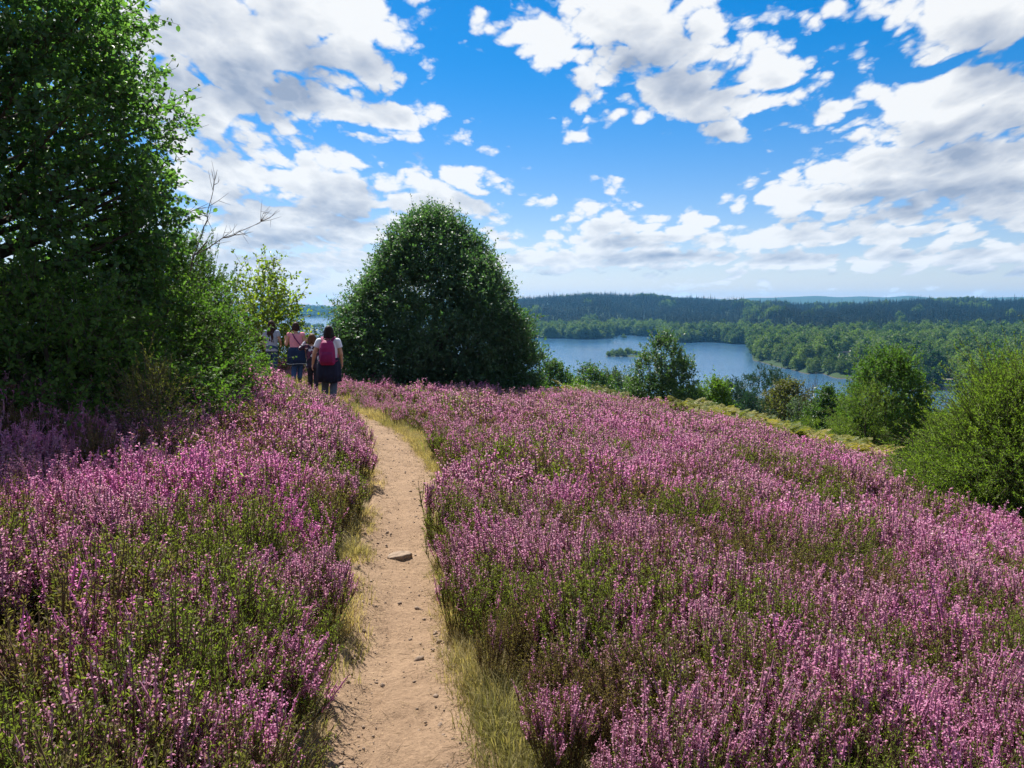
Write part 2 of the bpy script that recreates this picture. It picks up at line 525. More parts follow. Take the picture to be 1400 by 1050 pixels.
def make_world():
    w = bpy.data.worlds.new('World'); scene.world = w; w.use_nodes = True
    nt = w.node_tree; N, L = nt.nodes, nt.links; N.clear()
    out = N.new('ShaderNodeOutputWorld'); bg = N.new('ShaderNodeBackground'); bg.inputs[1].default_value = .1
    L.new(bg.outputs[0], out.inputs[0])
    sky = N.new('ShaderNodeTexSky'); sky.sky_type = 'NISHITA'; sky.sun_disc = False
    sky.sun_elevation = SUN_EL; sky.sun_rotation = SUN_AZ
    sky.altitude = 400; sky.air_density = 1.0; sky.dust_density = .3; sky.ozone_density = 2.5
    hs = N.new('ShaderNodeHueSaturation'); hs.inputs['Saturation'].default_value = 1.28; hs.inputs['Value'].default_value = SKYV
    tn = N.new('ShaderNodeMix'); tn.data_type = 'RGBA'; tn.blend_type = 'MULTIPLY'; tn.inputs['Factor'].default_value = 1; tn.inputs['B'].default_value = (1, 1, 1, 1)
    tb = N.new('ShaderNodeMix'); tb.data_type = 'RGBA'; tb.inputs['A'].default_value = (1.04, .95, 1.04, 1); tb.inputs['B'].default_value = (.70, .93, 1.12, 1)
    L.new(tb.outputs['Result'], tn.inputs['B'])
    L.new(sky.outputs[0], tn.inputs['A']); L.new(tn.outputs['Result'], hs.inputs['Color'])
    tc = N.new('ShaderNodeTexCoord'); nv = N.new('ShaderNodeVectorMath'); nv.operation = 'NORMALIZE'
    L.new(tc.outputs['Generated'], nv.inputs[0])
    sp = N.new('ShaderNodeSeparateXYZ'); L.new(nv.outputs[0], sp.inputs[0])

    def math_(op, a, b=None, c=None, clamp=False):
        n = N.new('ShaderNodeMath'); n.operation = op; n.use_clamp = clamp
        for i, v in enumerate((a, b, c)):
            if v is None: continue
            if isinstance(v, (int, float)): n.inputs[i].default_value = v
            else: L.new(v, n.inputs[i])
        return n.outputs[0]
    az = math_('ARCTAN2', sp.outputs[0], sp.outputs[1]); el = math_('ARCSINE', sp.outputs[2])
    tm = N.new('ShaderNodeMapRange'); tm.interpolation_type = 'SMOOTHSTEP'; tm.inputs['From Min'].default_value = 0; tm.inputs['From Max'].default_value = .32
    L.new(el, tm.inputs['Value']); L.new(tm.outputs[0], tb.inputs['Factor'])
    q = N.new('ShaderNodeCombineXYZ'); L.new(az, q.inputs[0]); L.new(el, q.inputs[1])
    G = cloud_group()
    g1 = N.new('ShaderNodeGroup'); g1.node_tree = G; L.new(q.outputs[0], g1.inputs[0])
    ad = N.new('ShaderNodeVectorMath'); ad.operation = 'ADD'
    # step towards the sun, shorter near the horizon where clouds are far off
    stp = math_('MULTIPLY_ADD', math_('MAXIMUM', el, 0), .15, .012)
    sv = N.new('ShaderNodeCombineXYZ'); L.new(math_('MULTIPLY', stp, -.55), sv.inputs[0]); L.new(stp, sv.inputs[1])
    L.new(q.outputs[0], ad.inputs[0]); L.new(sv.outputs[0], ad.inputs[1])
    g2 = N.new('ShaderNodeGroup'); g2.node_tree = G; L.new(ad.outputs[0], g2.inputs[0])
    D1, D2 = g1.outputs[0], g2.outputs[0]
    alpha = N.new('ShaderNodeMapRange'); alpha.interpolation_type = 'SMOOTHSTEP'; alpha.inputs['From Min'].default_value = -.10; alpha.inputs['From Max'].default_value = .42
    L.new(D1, alpha.inputs['Value'])
    thick = N.new('ShaderNodeMapRange'); thick.interpolation_type = 'SMOOTHSTEP'; thick.inputs['From Min'].default_value = .25; thick.inputs['From Max'].default_value = 1.45
    L.new(D1, thick.inputs['Value'])
    s = math_('SUBTRACT', D1, D2)
    sb = math_('SUBTRACT', g1.outputs[1], g2.outputs[1])
    core = N.new('ShaderNodeMapRange'); core.interpolation_type = 'SMOOTHSTEP'; core.inputs['From Min'].default_value = .10; core.inputs['From Max'].default_value = .95
    L.new(g1.outputs[1], core.inputs['Value'])
    light = math_('ADD', math_('MULTIPLY_ADD', s, .42, 1.04), math_('ADD', math_('MULTIPLY', sb, .30), math_('ADD', math_('MULTIPLY', core.outputs[0], -.62), math_('MULTIPLY', thick.outputs[0], -.34))))
    light = math_('MINIMUM', math_('MAXIMUM', light, .0), 1.0)
    cr = N.new('ShaderNodeMix'); cr.data_type = 'RGBA'
    cr.inputs['A'].default_value = (CLG*.78, CLG*.92, CLG*1.18, 1); cr.inputs['B'].default_value = (CLW, CLW, CLW*.99, 1)
    L.new(light, cr.inputs['Factor'])
    mx = N.new('ShaderNodeMix'); mx.data_type = 'RGBA'
    L.new(math_('MULTIPLY', alpha.outputs[0], .96), mx.inputs['Factor']); L.new(hs.outputs[0], mx.inputs['A']); L.new(cr.outputs['Result'], mx.inputs['B'])
    L.new(mx.outputs['Result'], bg.inputs[0])
    w.cycles.sampling_method = 'MANUAL'; w.cycles.sample_map_resolution = 512


SKYV, CLG, CLW = .51, 2.1, 4.6
make_world()

m, nt, N, Lk = new_mat('air_haze')
o_ = N.new('ShaderNodeOutputMaterial'); pv = N.new('ShaderNodeVolumePrincipled')
pv.inputs['Density'].default_value = 0.8e-4; pv.inputs['Color'].default_value = (.16, .52, 1.0, 1); pv.inputs['Anisotropy'].default_value = .25
Lk.new(pv.outputs[0], o_.inputs['Volume'])
mb = MB(); box(mb, (-9600, -9600, LAKE-12), (9600, 9600, 150))
HAZE = tag(mb.build('haze', m), kind='stuff')

# ------------------------------------------------------------------ ground sheet, path, lake
def ground_mat():
    m, nt, N, L = new_mat('heath_soil')
    out = N.new('ShaderNodeOutputMaterial'); p = N.new('ShaderNodeBsdfPrincipled'); p.inputs['Roughness'].default_value = .95; p.inputs['Specular IOR Level'].default_value = .1
    geo = N.new('ShaderNodeNewGeometry'); sp = N.new('ShaderNodeSeparateXYZ'); L.new(geo.outputs['Position'], sp.inputs[0])
    n1 = N.new('ShaderNodeTexNoise'); n1.inputs['Scale'].default_value = 6; n1.inputs['Detail'].default_value = 8; L.new(geo.outputs['Position'], n1.inputs['Vector'])
    near = N.new('ShaderNodeMix'); near.data_type = 'RGBA'; near.inputs['A'].default_value = (.030, .027, .014, 1); near.inputs['B'].default_value = (.075, .062, .030, 1); L.new(n1.outputs['Fac'], near.inputs['Factor'])
    ta = N.new('ShaderNodeAttribute'); ta.attribute_name = 'tint'
    dry = N.new('ShaderNodeMix'); dry.data_type = 'RGBA'; dry.inputs['B'].default_value = (.16, .12, .065, 1); L.new(ta.outputs['Fac'], dry.inputs['Factor']); L.new(near.outputs['Result'], dry.inputs['A']); near = dry
    n2 = N.new('ShaderNodeTexNoise'); n2.inputs['Scale'].default_value = .03; n2.inputs['Detail'].default_value = 8; L.new(geo.outputs['Position'], n2.inputs['Vector'])
    far = N.new('ShaderNodeMix'); far.data_type = 'RGBA'; far.inputs['A'].default_value = (.018, .035, .018, 1); far.inputs['B'].default_value = (.045, .075, .026, 1); L.new(n2.outputs['Fac'], far.inputs['Factor'])
    ln = N.new('ShaderNodeVectorMath'); ln.operation = 'LENGTH'; L.new(geo.outputs['Position'], ln.inputs[0])
    mr = N.new('ShaderNodeMapRange'); mr.inputs['From Min'].default_value = 35; mr.inputs['From Max'].default_value = 70; L.new(ln.outputs['Value'], mr.inputs['Value'])
    mx = N.new('ShaderNodeMix'); mx.data_type = 'RGBA'; L.new(mr.outputs[0], mx.inputs['Factor']); L.new(near.outputs['Result'], mx.inputs['A']); L.new(far.outputs['Result'], mx.inputs['B'])
    sh = N.new('ShaderNodeMapRange'); sh.inputs['From Min'].default_value = LAKE+.32; sh.inputs['From Max'].default_value = LAKE+.2; L.new(sp.outputs[2], sh.inputs['Value'])
    m2 = N.new('ShaderNodeMix'); m2.data_type = 'RGBA'; L.new(sh.outputs[0], m2.inputs['Factor']); L.new(mx.outputs['Result'], m2.inputs['A']); m2.inputs['B'].default_value = (.07, .055, .04, 1)
    L.new(m2.outputs['Result'], p.inputs['Base Color'])
    bp = N.new('ShaderNodeBump'); bp.inputs['Strength'].default_value = .5; bp.inputs['Distance'].default_value = .05; L.new(n1.outputs['Fac'], bp.inputs['Height']); L.new(bp.outputs[0], p.inputs['Normal'])
    L.new(p.outputs[0], out.inputs[0])
    return m


def make_ground():
    rad = np.exp(np.linspace(math.log(.5), math.log(9200), 340))
    ang = np.r_[np.arange(-52, 52, .25), np.arange(52, 308, 3.2)]*math.pi/180
    na, nr = len(ang), len(rad)
    A, RR = np.meshgrid(ang, rad, indexing='ij')
    X = (np.sin(A)*RR).ravel(); Y = (np.cos(A)*RR).ravel()
    Z = ground(X, Y)
    nearm = (np.hypot(X, Y) < 40)
    d, w, _ = path_dist(X[nearm], Y[nearm])
    TI = np.zeros(len(X)); TI[nearm] = 1-sstep(w+.12, w+.40, d+(vnoise(X[nearm]*5, Y[nearm]*5, 6)-.5)*.3)
    Z[nearm] -= .07*(1-sstep(w-.02, w+.22, d))
    V = np.c_[X, Y, Z]
    V = np.r_[V, [[0, 0, gz(0, 0)-.07]]]
    i = np.arange(na)[:, None]; j = np.arange(nr-1)[None, :]
    i2 = (i+1) % na
    Q = np.stack([i*nr+j, i*nr+j+1, i2*nr+j+1, i2*nr+j], -1).reshape(-1, 4)
    T = np.stack([np.full(na, na*nr), np.arange(na)*nr, ((np.arange(na)+1) % na)*nr], 1)
    mb = MB(); mb.add(V, Q, T, 0, np.r_[TI, 1])
    o = mb.build('ground', ground_mat(), smooth=True)
    tag(o, kind='structure')


make_ground()


def path_z(x, y):
    return near_base(x, y) - .03


def make_path():
    m, nt, N, L = new_mat('trodden_sand')
    out = N.new('ShaderNodeOutputMaterial'); p = N.new('ShaderNodeBsdfPrincipled'); p.inputs['Roughness'].default_value = .92; p.inputs['Specular IOR Level'].default_value = .15
    geo = N.new('ShaderNodeNewGeometry')
    def nz(s, d=6, r=.55):
        n = N.new('ShaderNodeTexNoise'); n.inputs['Scale'].default_value = s; n.inputs['Detail'].default_value = d; n.inputs['Roughness'].default_value = r
        L.new(geo.outputs['Position'], n.inputs['Vector']); return n
    a, b, c = nz(2.2), nz(38, 8, .7), nz(170, 4)
    m1 = N.new('ShaderNodeMix'); m1.data_type = 'RGBA'; m1.inputs['A'].default_value = (.215, .142, .090, 1); m1.inputs['B'].default_value = (.365, .258, .168, 1); L.new(a.outputs['Fac'], m1.inputs['Factor'])
    rp = N.new('ShaderNodeMapRange'); rp.inputs['From Min'].default_value = .35; rp.inputs['From Max'].default_value = .7; L.new(b.outputs['Fac'], rp.inputs['Value'])
    m2 = N.new('ShaderNodeMix'); m2.data_type = 'RGBA'; m2.blend_type = 'MULTIPLY'; L.new(m1.outputs['Result'], m2.inputs['A'])
    rmp = N.new('ShaderNodeMix'); rmp.data_type = 'RGBA'; rmp.inputs['A'].default_value = (.72, .68, .66, 1); rmp.inputs['B'].default_value = (1.15, 1.12, 1.08, 1); L.new(rp.outputs[0], rmp.inputs['Factor'])
    m2.inputs['Factor'].default_value = 1; L.new(rmp.outputs['Result'], m2.inputs['B'])
    L.new(m2.outputs['Result'], p.inputs['Base Color'])
    ad = N.new('ShaderNodeMath'); ad.operation = 'MULTIPLY_ADD'; ad.inputs[1].default_value = .35; L.new(c.outputs['Fac'], ad.inputs[0]); L.new(b.outputs['Fac'], ad.inputs[2])
    bp = N.new('ShaderNodeBump'); bp.inputs['Strength'].default_value = 1.0; bp.inputs['Distance'].default_value = .018; L.new(ad.outputs[0], bp.inputs['Height']); L.new(bp.outputs[0], p.inputs['Normal'])
    L.new(p.outputs[0], out.inputs[0])
    C = smooth_poly(PATHC, 1300)
    t = unit(np.gradient(C[:, :2], axis=0)); nrm = np.c_[t[:, 1], -t[:, 0]]
    K = 41
    u = np.linspace(-1.18, 1.18, K)
    s = np.arange(len(C))*.03
    wl = 1+(fbm(s*1.1, s*0, 5, 4)-.5)*.5; wr = 1+(fbm(s*1.1, s*0+9, 8, 4)-.5)*.5
    W = np.where(u[None, :] < 0, wl[:, None], wr[:, None])*C[:, 2][:, None]
    X = C[:, 0][:, None] + nrm[:, 0][:, None]*u[None]*W; Y = C[:, 1][:, None] + nrm[:, 1][:, None]*u[None]*W
    Z = path_z(X, Y) + .022*np.abs(u[None])**2*1.0 - .075*sstep(.97, 1.18, np.abs(u))[None]
    Z = Z + (fbm(X*3.2, Y*3.2, 51, 3)-.5)*.035 + (fbm(X*11, Y*11, 52, 3)-.5)*.024 + (fbm(X*45, Y*45, 53, 2)-.5)*.004
    rp = np.random.default_rng(31)
    for q in range(70):      # footprints worn into the sand
        a = int(rp.integers(0, len(C)*8//10)); lo = rp.uniform(-.65, .65)*C[a, 2]
        fx, fy = C[a, 0]+nrm[a, 0]*lo, C[a, 1]+nrm[a, 1]*lo; th = math.atan2(t[a, 1], t[a, 0])+rp.normal(0, .2)
        u_ = (X-fx)*math.cos(th)+(Y-fy)*math.sin(th); v_ = -(X-fx)*math.sin(th)+(Y-fy)*math.cos(th)
        e_ = (u_/.135)**2+(v_/(.048+.012*np.sign(u_)))**2
        Z = Z-.011*np.exp(-e_**2)*rp.uniform(.5, 1)+.005*np.exp(-(e_-1.6)**2*2)*rp.uniform(.3, 1)
    n = len(C)
    i = np.arange(n-1)[:, None]; j = np.arange(K-1)[None]
    Q = np.stack([i*K+j, i*K+j+1, (i+1)*K+j+1, (i+1)*K+j], -1).reshape(-1, 4)[:, ::-1]
    mb = MB(); mb.add(np.c_[X.ravel(), Y.ravel(), Z.ravel()], Q)
    tag(mb.build('path', m, smooth=True), kind='structure')


make_path()


def make_lake():
    m, nt, N, L = new_mat('lake_water')
    out = N.new('ShaderNodeOutputMaterial'); p = N.new('ShaderNodeBsdfPrincipled')
    p.inputs['Base Color'].default_value = (.035, .095, .18, 1); p.inputs['Roughness'].default_value = .12; p.inputs['IOR'].default_value = 1.333
    geo = N.new('ShaderNodeNewGeometry'); mp = N.new('ShaderNodeMapping'); mp.inputs['Rotation'].default_value = (0, 0, .5); mp.inputs['Scale'].default_value = (1, .45, 1)
    L.new(geo.outputs['Position'], mp.inputs['Vector'])
    n1 = N.new('ShaderNodeTexNoise'); n1.inputs['Scale'].default_value = .5; n1.inputs['Detail'].default_value = 6; n1.inputs['Roughness'].default_value = .6; L.new(mp.outputs[0], n1.inputs['Vector'])
    n2 = N.new('ShaderNodeTexNoise'); n2.inputs['Scale'].default_value = .02; n2.inputs['Detail'].default_value = 4; L.new(mp.outputs[0], n2.inputs['Vector'])
    mr = N.new('ShaderNodeMapRange'); mr.inputs['From Min'].default_value = .35; mr.inputs['From Max'].default_value = .65; mr.inputs['To Min'].default_value = .5; mr.inputs['To Max'].default_value = 1.0; L.new(n2.outputs['Fac'], mr.inputs['Value'])
    bp = N.new('ShaderNodeBump'); bp.inputs['Distance'].default_value = .55; L.new(mr.outputs[0], bp.inputs['Strength']); L.new(n1.outputs['Fac'], bp.inputs['Height']); L.new(bp.outputs[0], p.inputs['Normal'])
    L.new(p.outputs[0], out.inputs[0])
    mb = MB(); mb.add([(-6000, 150, LAKE), (4000, 150, LAKE), (4000, 7000, LAKE), (-6000, 7000, LAKE)], [(0, 1, 2, 3)])
    tag(mb.build('lake', m), kind='structure')


make_lake()


# ------------------------------------------------------------------ scatter: one object, points + plant shapes, spread by geometry nodes
def scatter(name, protos, pts, rot, scl, ivar, pick, mats, label=None, dry=None):
    """protos: list of MB; each point carries rotation, scale, tone and which shape it takes"""
    big = MB(); pid = []
    for k, pm in enumerate(protos):
        arr = pm.arrays(); big.merge(arr); pid.append(np.full(len(arr[0]), k))
    n0 = big.n
    big.add(np.asarray(pts, float)); pid.append(np.full(len(pts), -1))
    me = big.mesh(name, mats)
    def att(nm, typ, vals):
        a = me.attributes.new(nm, typ, 'POINT')
        a.data.foreach_set('vector' if typ == 'FLOAT_VECTOR' else 'value', np.ascontiguousarray(vals, dtype=np.int32 if typ == 'INT' else np.float32).ravel())
    n = len(pts)
    att('proto', 'INT', np.concatenate(pid))
    pad = lambda v, w: np.r_[np.zeros((n0, w)), np.asarray(v, float).reshape(n, w)]
    att('irot', 'FLOAT_VECTOR', pad(rot, 3)); att('iscl', 'FLOAT_VECTOR', pad(scl, 3)); att('ivar', 'FLOAT', pad(ivar, 1))
    if dry is not None: att('idry', 'FLOAT', pad(dry, 1))
    att('pick', 'INT', np.r_[np.full(n0, -9), np.asarray(pick)])
    o = bpy.data.objects.new(name, me); COL.objects.link(o)
    g = bpy.data.node_groups.new(name+'_spread', 'GeometryNodeTree')
    g.interface.new_socket('Geometry', in_out='INPUT', socket_type='NodeSocketGeometry')
    g.interface.new_socket('Geometry', in_out='OUTPUT', socket_type='NodeSocketGeometry')
    N, L = g.nodes, g.links
    gi = N.new('NodeGroupInput'); go = N.new('NodeGroupOutput'); jn = N.new('GeometryNodeJoinGeometry')
    def named(nm, dt):
        a = N.new('GeometryNodeInputNamedAttribute'); a.data_type = dt; a.inputs['Name'].default_value = nm
        return a.outputs['Attribute']
    def equals(nm, k):
        c = N.new('FunctionNodeCompare'); c.data_type = 'INT'; c.operation = 'EQUAL'
        L.new(named(nm, 'INT'), [s for s in c.inputs if s.type == 'INT'][0]); [s for s in c.inputs if s.type == 'INT'][1].default_value = k
        return c.outputs['Result']
    for k in range(len(protos)):
        s1 = N.new('GeometryNodeSeparateGeometry'); s1.domain = 'POINT'; L.new(gi.outputs[0], s1.inputs[0]); L.new(equals('proto', k), s1.inputs['Selection'])
        s2 = N.new('GeometryNodeSeparateGeometry'); s2.domain = 'POINT'; L.new(gi.outputs[0], s2.inputs[0]); L.new(equals('pick', k), s2.inputs['Selection'])
        ip = N.new('GeometryNodeInstanceOnPoints'); L.new(s2.outputs[0], ip.inputs['Points']); L.new(s1.outputs[0], ip.inputs['Instance'])
        er = N.new('FunctionNodeEulerToRotation'); L.new(named('irot', 'FLOAT_VECTOR'), er.inputs[0]); L.new(er.outputs[0], ip.inputs['Rotation'])
        L.new(named('iscl', 'FLOAT_VECTOR'), ip.inputs['Scale'])
        L.new(ip.outputs[0], jn.inputs[0])
    L.new(jn.outputs[0], go.inputs[0])
    md = o.modifiers.new('spread', 'NODES'); md.node_group = g
    tag(o, label, kind='stuff')
    return o


# ------------------------------------------------------------------ heather
def flower_mat():
    m, nt, N, L = new_mat('heather_flower')
    out = N.new('ShaderNodeOutputMaterial'); p = N.new('ShaderNodeBsdfPrincipled'); p.inputs['Roughness'].default_value = .7; p.inputs['Specular IOR Level'].default_value = .2
    a = N.new('ShaderNodeAttribute'); a.attribute_name = 'tint'
    ai = N.new('ShaderNodeAttribute'); ai.attribute_type = 'INSTANCER'; ai.attribute_name = 'ivar'
    m1 = N.new('ShaderNodeMix'); m1.data_type = 'RGBA'; m1.inputs['A'].default_value = (.54, .285, .36, 1); m1.inputs['B'].default_value = (.80, .25, .56, 1); L.new(ai.outputs['Fac'], m1.inputs['Factor'])
    m2 = N.new('ShaderNodeMix'); m2.data_type = 'RGBA'; m2.inputs['A'].default_value = (.33, .17, .10, 1)
    m3 = N.new('ShaderNodeMix'); m3.data_type = 'RGBA'; m3.inputs['B'].default_value = (.86, .60, .68, 1)
    r1 = N.new('ShaderNodeMapRange'); r1.inputs['From Min'].default_value = 0; r1.inputs['From Max'].default_value = .3; L.new(a.outputs['Fac'], r1.inputs['Value'])
    r2 = N.new('ShaderNodeMapRange'); r2.inputs['From Min'].default_value = .70; r2.inputs['From Max'].default_value = 1; L.new(a.outputs['Fac'], r2.inputs['Value'])
    L.new(r1.outputs[0], m2.inputs['Factor']); L.new(m1.outputs['Result'], m2.inputs['B'])
    L.new(r2.outputs[0], m3.inputs['Factor']); L.new(m2.outputs['Result'], m3.inputs['A'])
    L.new(m3.outputs['Result'], p.inputs['Base Color'])
    tr = N.new('ShaderNodeBsdfTranslucent'); L.new(m3.outputs['Result'], tr.inputs['Color'])
    ms = N.new('ShaderNodeMixShader'); ms.inputs[0].default_value = .5; L.new(p.outputs[0], ms.inputs[1]); L.new(tr.outputs[0], ms.inputs[2])
    L.new(ms.outputs[0], out.inputs[0])
    return m


M['flower'] = flower_mat()
M['heath_leaf'] = leaf_mat('heather_leaf', (.060, .078, .018), (.18, .20, .045), .42, .6, .2)
def add_dry(m, colour):
    nt = m.node_tree; N, L = nt.nodes, nt.links
    mix = [n for n in N if n.bl_idname == 'ShaderNodeMix' and n.blend_type == 'MIX'][0]
    tg = [l.to_socket for l in mix.outputs['Result'].links]
    a = N.new('ShaderNodeAttribute'); a.attribute_type = 'INSTANCER'; a.attribute_name = 'idry'
    m2 = N.new('ShaderNodeMix'); m2.data_type = 'RGBA'; m2.inputs['B'].default_value = (*colour, 1)
    L.new(a.outputs['Fac'], m2.inputs['Factor']); L.new(mix.outputs['Result'], m2.inputs['A'])
    for t in tg: L.new(m2.outputs['Result'], t)


add_dry(M['heath_leaf'], (.145, .095, .055))
M['heath_stem'] = plain('heather_stem', (.12, .075, .045), .9, .1, .4, 60)


def heather(seed, nsh, nlf, nfl, big, flow, wide=.21, hgt=.44, sides=3):
    """one tuft: wiry shoots, small leaves below, flower spikes on top"""
    rg = np.random.default_rng(seed); mb = MB()
    for i in range(nsh):
        a = rg.uniform(0, 2*math.pi); r0 = .09*math.sqrt(rg.uniform()); ru = wide*math.sqrt(rg.uniform(.02, 1))
        h = hgt*rg.uniform(.68, 1.12)*(1-.35*(ru/wide)**2)
        p0 = np.array([math.cos(a)*r0, math.sin(a)*r0, -.04]); a2 = a+rg.normal(0, .35)
        p2 = np.array([math.cos(a2)*ru, math.sin(a2)*ru, h]); p1 = np.array([p2[0]*.72, p2[1]*.72, h*.45])
        fl = rg.uniform() < flow
        branches = [(0.0, 1.0, p0, p1, p2)]
        for b in range(sides):
            s = rg.uniform(.45, .8); q0 = (1-s)**2*p0+2*s*(1-s)*p1+s*s*p2
            dr = unit(unit(p2-p1)*.8 + rg.normal(0, .26, 3)+np.array([0, 0, .6])); ln = rg.uniform(.09, .19)
            q2 = q0+dr*ln+np.array([0, 0, .02]); branches.append((s, 1.0, q0, (q0+q2)/2+rg.normal(0, .006, 3), q2))
        for bi, (s0, s1, b0, b1, b2) in enumerate(branches):
            B = lambda s: ((1-s)**2)[:, None]*b0+(2*s*(1-s))[:, None]*b1+(s*s)[:, None]*b2
            ss = np.linspace(0, 1, 5 if bi == 0 else 3); P = B(ss)
            sticks(mb, P[:-1], P[1:], .0024*big**.5*(1-.5*ss[:-1]), .0024*big**.5*(1-.5*ss[1:]), 2, .5)
            frac = rg.uniform(.60, .80) if bi == 0 else rg.uniform(.25, .55)
            k = nlf if bi == 0 else nlf//2
            if k:
                s = rg.uniform(.12 if bi == 0 else .05, (frac+.03) if fl else 1.0, k)
                P = B(s); d = unit(unit(b2-b0)[None]*.9+rg.normal(0, .6, (k, 3)))
                leaf_geo(mb, P, d, rg.normal(0, 1, (k, 3)), rg.uniform(.010, .020, k)*big, .0042*big, 0, np.clip(rg.normal(.5, .2, k)+(s-.5)*.5, 0, 1), 'rhomb', .2)
            if fl:
                k = nfl if bi == 0 else int(nfl*.55)
                s = frac+(1-frac)*rg.uniform(0, 1, k)**.9
                P = B(s); d = unit(rg.normal(0, 1, (k, 3))*np.array([1, 1, .5])+np.array([0, 0, -.1]))
                P = P+d*.002*big
                t = np.clip(rg.normal(.5, .22, k), 0, 1)
                sc = np.array([frac, (frac+1)/2, 1.0]); PS = B(sc)
                sticks(mb, PS[:-1], PS[1:], .0034*big**.55*np.array([.8, 1.0]), .0034*big**.55*np.array([1.0, .35]), 1, rg.uniform(.3, .62))
                leaf_geo(mb, P, d, rg.normal(0, 1, (k, 3))+np.array([0, 0, .6]), rg.uniform(.007, .011, k)*big, .0070*big, 1, t, 'rhomb', .35)
    return mb


def grass(seed, nb, hgt, spread, w):
    rg = np.random.default_rng(seed); mb = MB()
    a = rg.uniform(0, 2*math.pi, nb); r = spread*.5*np.sqrt(rg.uniform(0, 1, nb))
    P = np.c_[np.cos(a)*r, np.sin(a)*r, np.full(nb, -.02)]
    lean = rg.uniform(.15, .95, nb); a2 = a+rg.normal(0, .7, nb)
    h = hgt*rg.uniform(.4, 1.1, nb); t = rg.uniform(0, 1, nb)
    D1 = np.c_[np.cos(a2)*lean*.5, np.sin(a2)*lean*.5, np.ones(nb)]; D2 = np.c_[np.cos(a2)*lean*1.6, np.sin(a2)*lean*1.6, np.ones(nb)*.65]
    A = P; B = P+unit(D1)*h[:, None]*.55; C = B+unit(D2)*h[:, None]*.5
    S = np.c_[-np.sin(a2), np.cos(a2), np.zeros(nb)]*w/2
    V = np.stack([A-S, A+S, B+S*.8, B-S*.8, C], 1)
    b = (np.arange(nb)*5)[:, None]
    mb.add(V, b+np.array([0, 1, 2, 3]), b+np.array([3, 2, 4]), 0, np.repeat(t, 5))
    return mb


def vis(x, y, margin=1.2):
    """keeps only what the view, or a step to the side of it, can show"""
    return (np.abs(x) < (y+.8)*.70+margin) & (y > .9)


HOLE = [(-2.05, 2.75, .42), (-1.62, 2.2, .3), (-2.5, 3.7, .3), (-.95, 4.4, .22), (-3.2, 5.5, .35), (1.6, 2.1, .25), (-1.2, 6.1, .25)]


BRX = [752, 790, 850, 920, 960, 1010, 1060, 1110, 1155, 1195]
BRY = [22.5, 24.2, 25.2, 24.6, 23.8, 23.2, 22.6, 21.8, 20.8, 20.0]


def mound(x, y):
    return fbm(x*.75, y*.75, 91, 3)


def field(spacing, r0, r1, seed):
    rg = np.random.default_rng(seed)
    gx, gy = np.meshgrid(np.arange(-24, 26, spacing), np.arange(-1, 36, spacing))
    x = (gx+rg.uniform(-.5, .5, gx.shape)*spacing*1.1).ravel(); y = (gy+rg.uniform(-.5, .5, gx.shape)*spacing*1.1).ravel()
    r = np.hypot(x, y)
    k = (r >= r0) & (r < r1) & vis(x, y)
    x, y = x[k], y[k]
    d, w, sg = path_dist(x, y)
    mr = np.interp(y, [1, 3.2, 3.9, 5.6, 6.6, 9.5, 12], [.14, .14, .08, .08, .20, .27, .22])
    edge = w + np.where(sg < 0, np.interp(y, [1.5, 3, 4], [.10, .12, .15]), mr) + (vnoise(x*1.7, y*1.7, 61)-.5)*np.where(sg < 0, .18, .36)
    k = d > edge
    yc = np.where(x > 0, 25.6-0.22*np.maximum(x-3, 0), 29)
    k &= (y < yc+(vnoise(x*.5, y*.5, 19)-.5)*3) & ~((x > 12.5) & (y > 15))
    k &= ~((x > 5.6) & (x < 12.8) & (y > np.interp((x/np.maximum(y, 1)), [(p-700)/F for p in BRX], BRY)-2.7+(vnoise(x*.9, y*.9, 44)-.5)*3.2))
    for (hx, hy, hr) in HOLE:
        k &= np.hypot(x-hx, (y-hy)*.8) > hr*.85*(.6+.7*vnoise(x*4, y*4, 2))
    dn = vnoise(x*2.1, y*2.1, 47)
    k &= dn > .13
    return x[k], y[k], d[k]-edge[k], rg


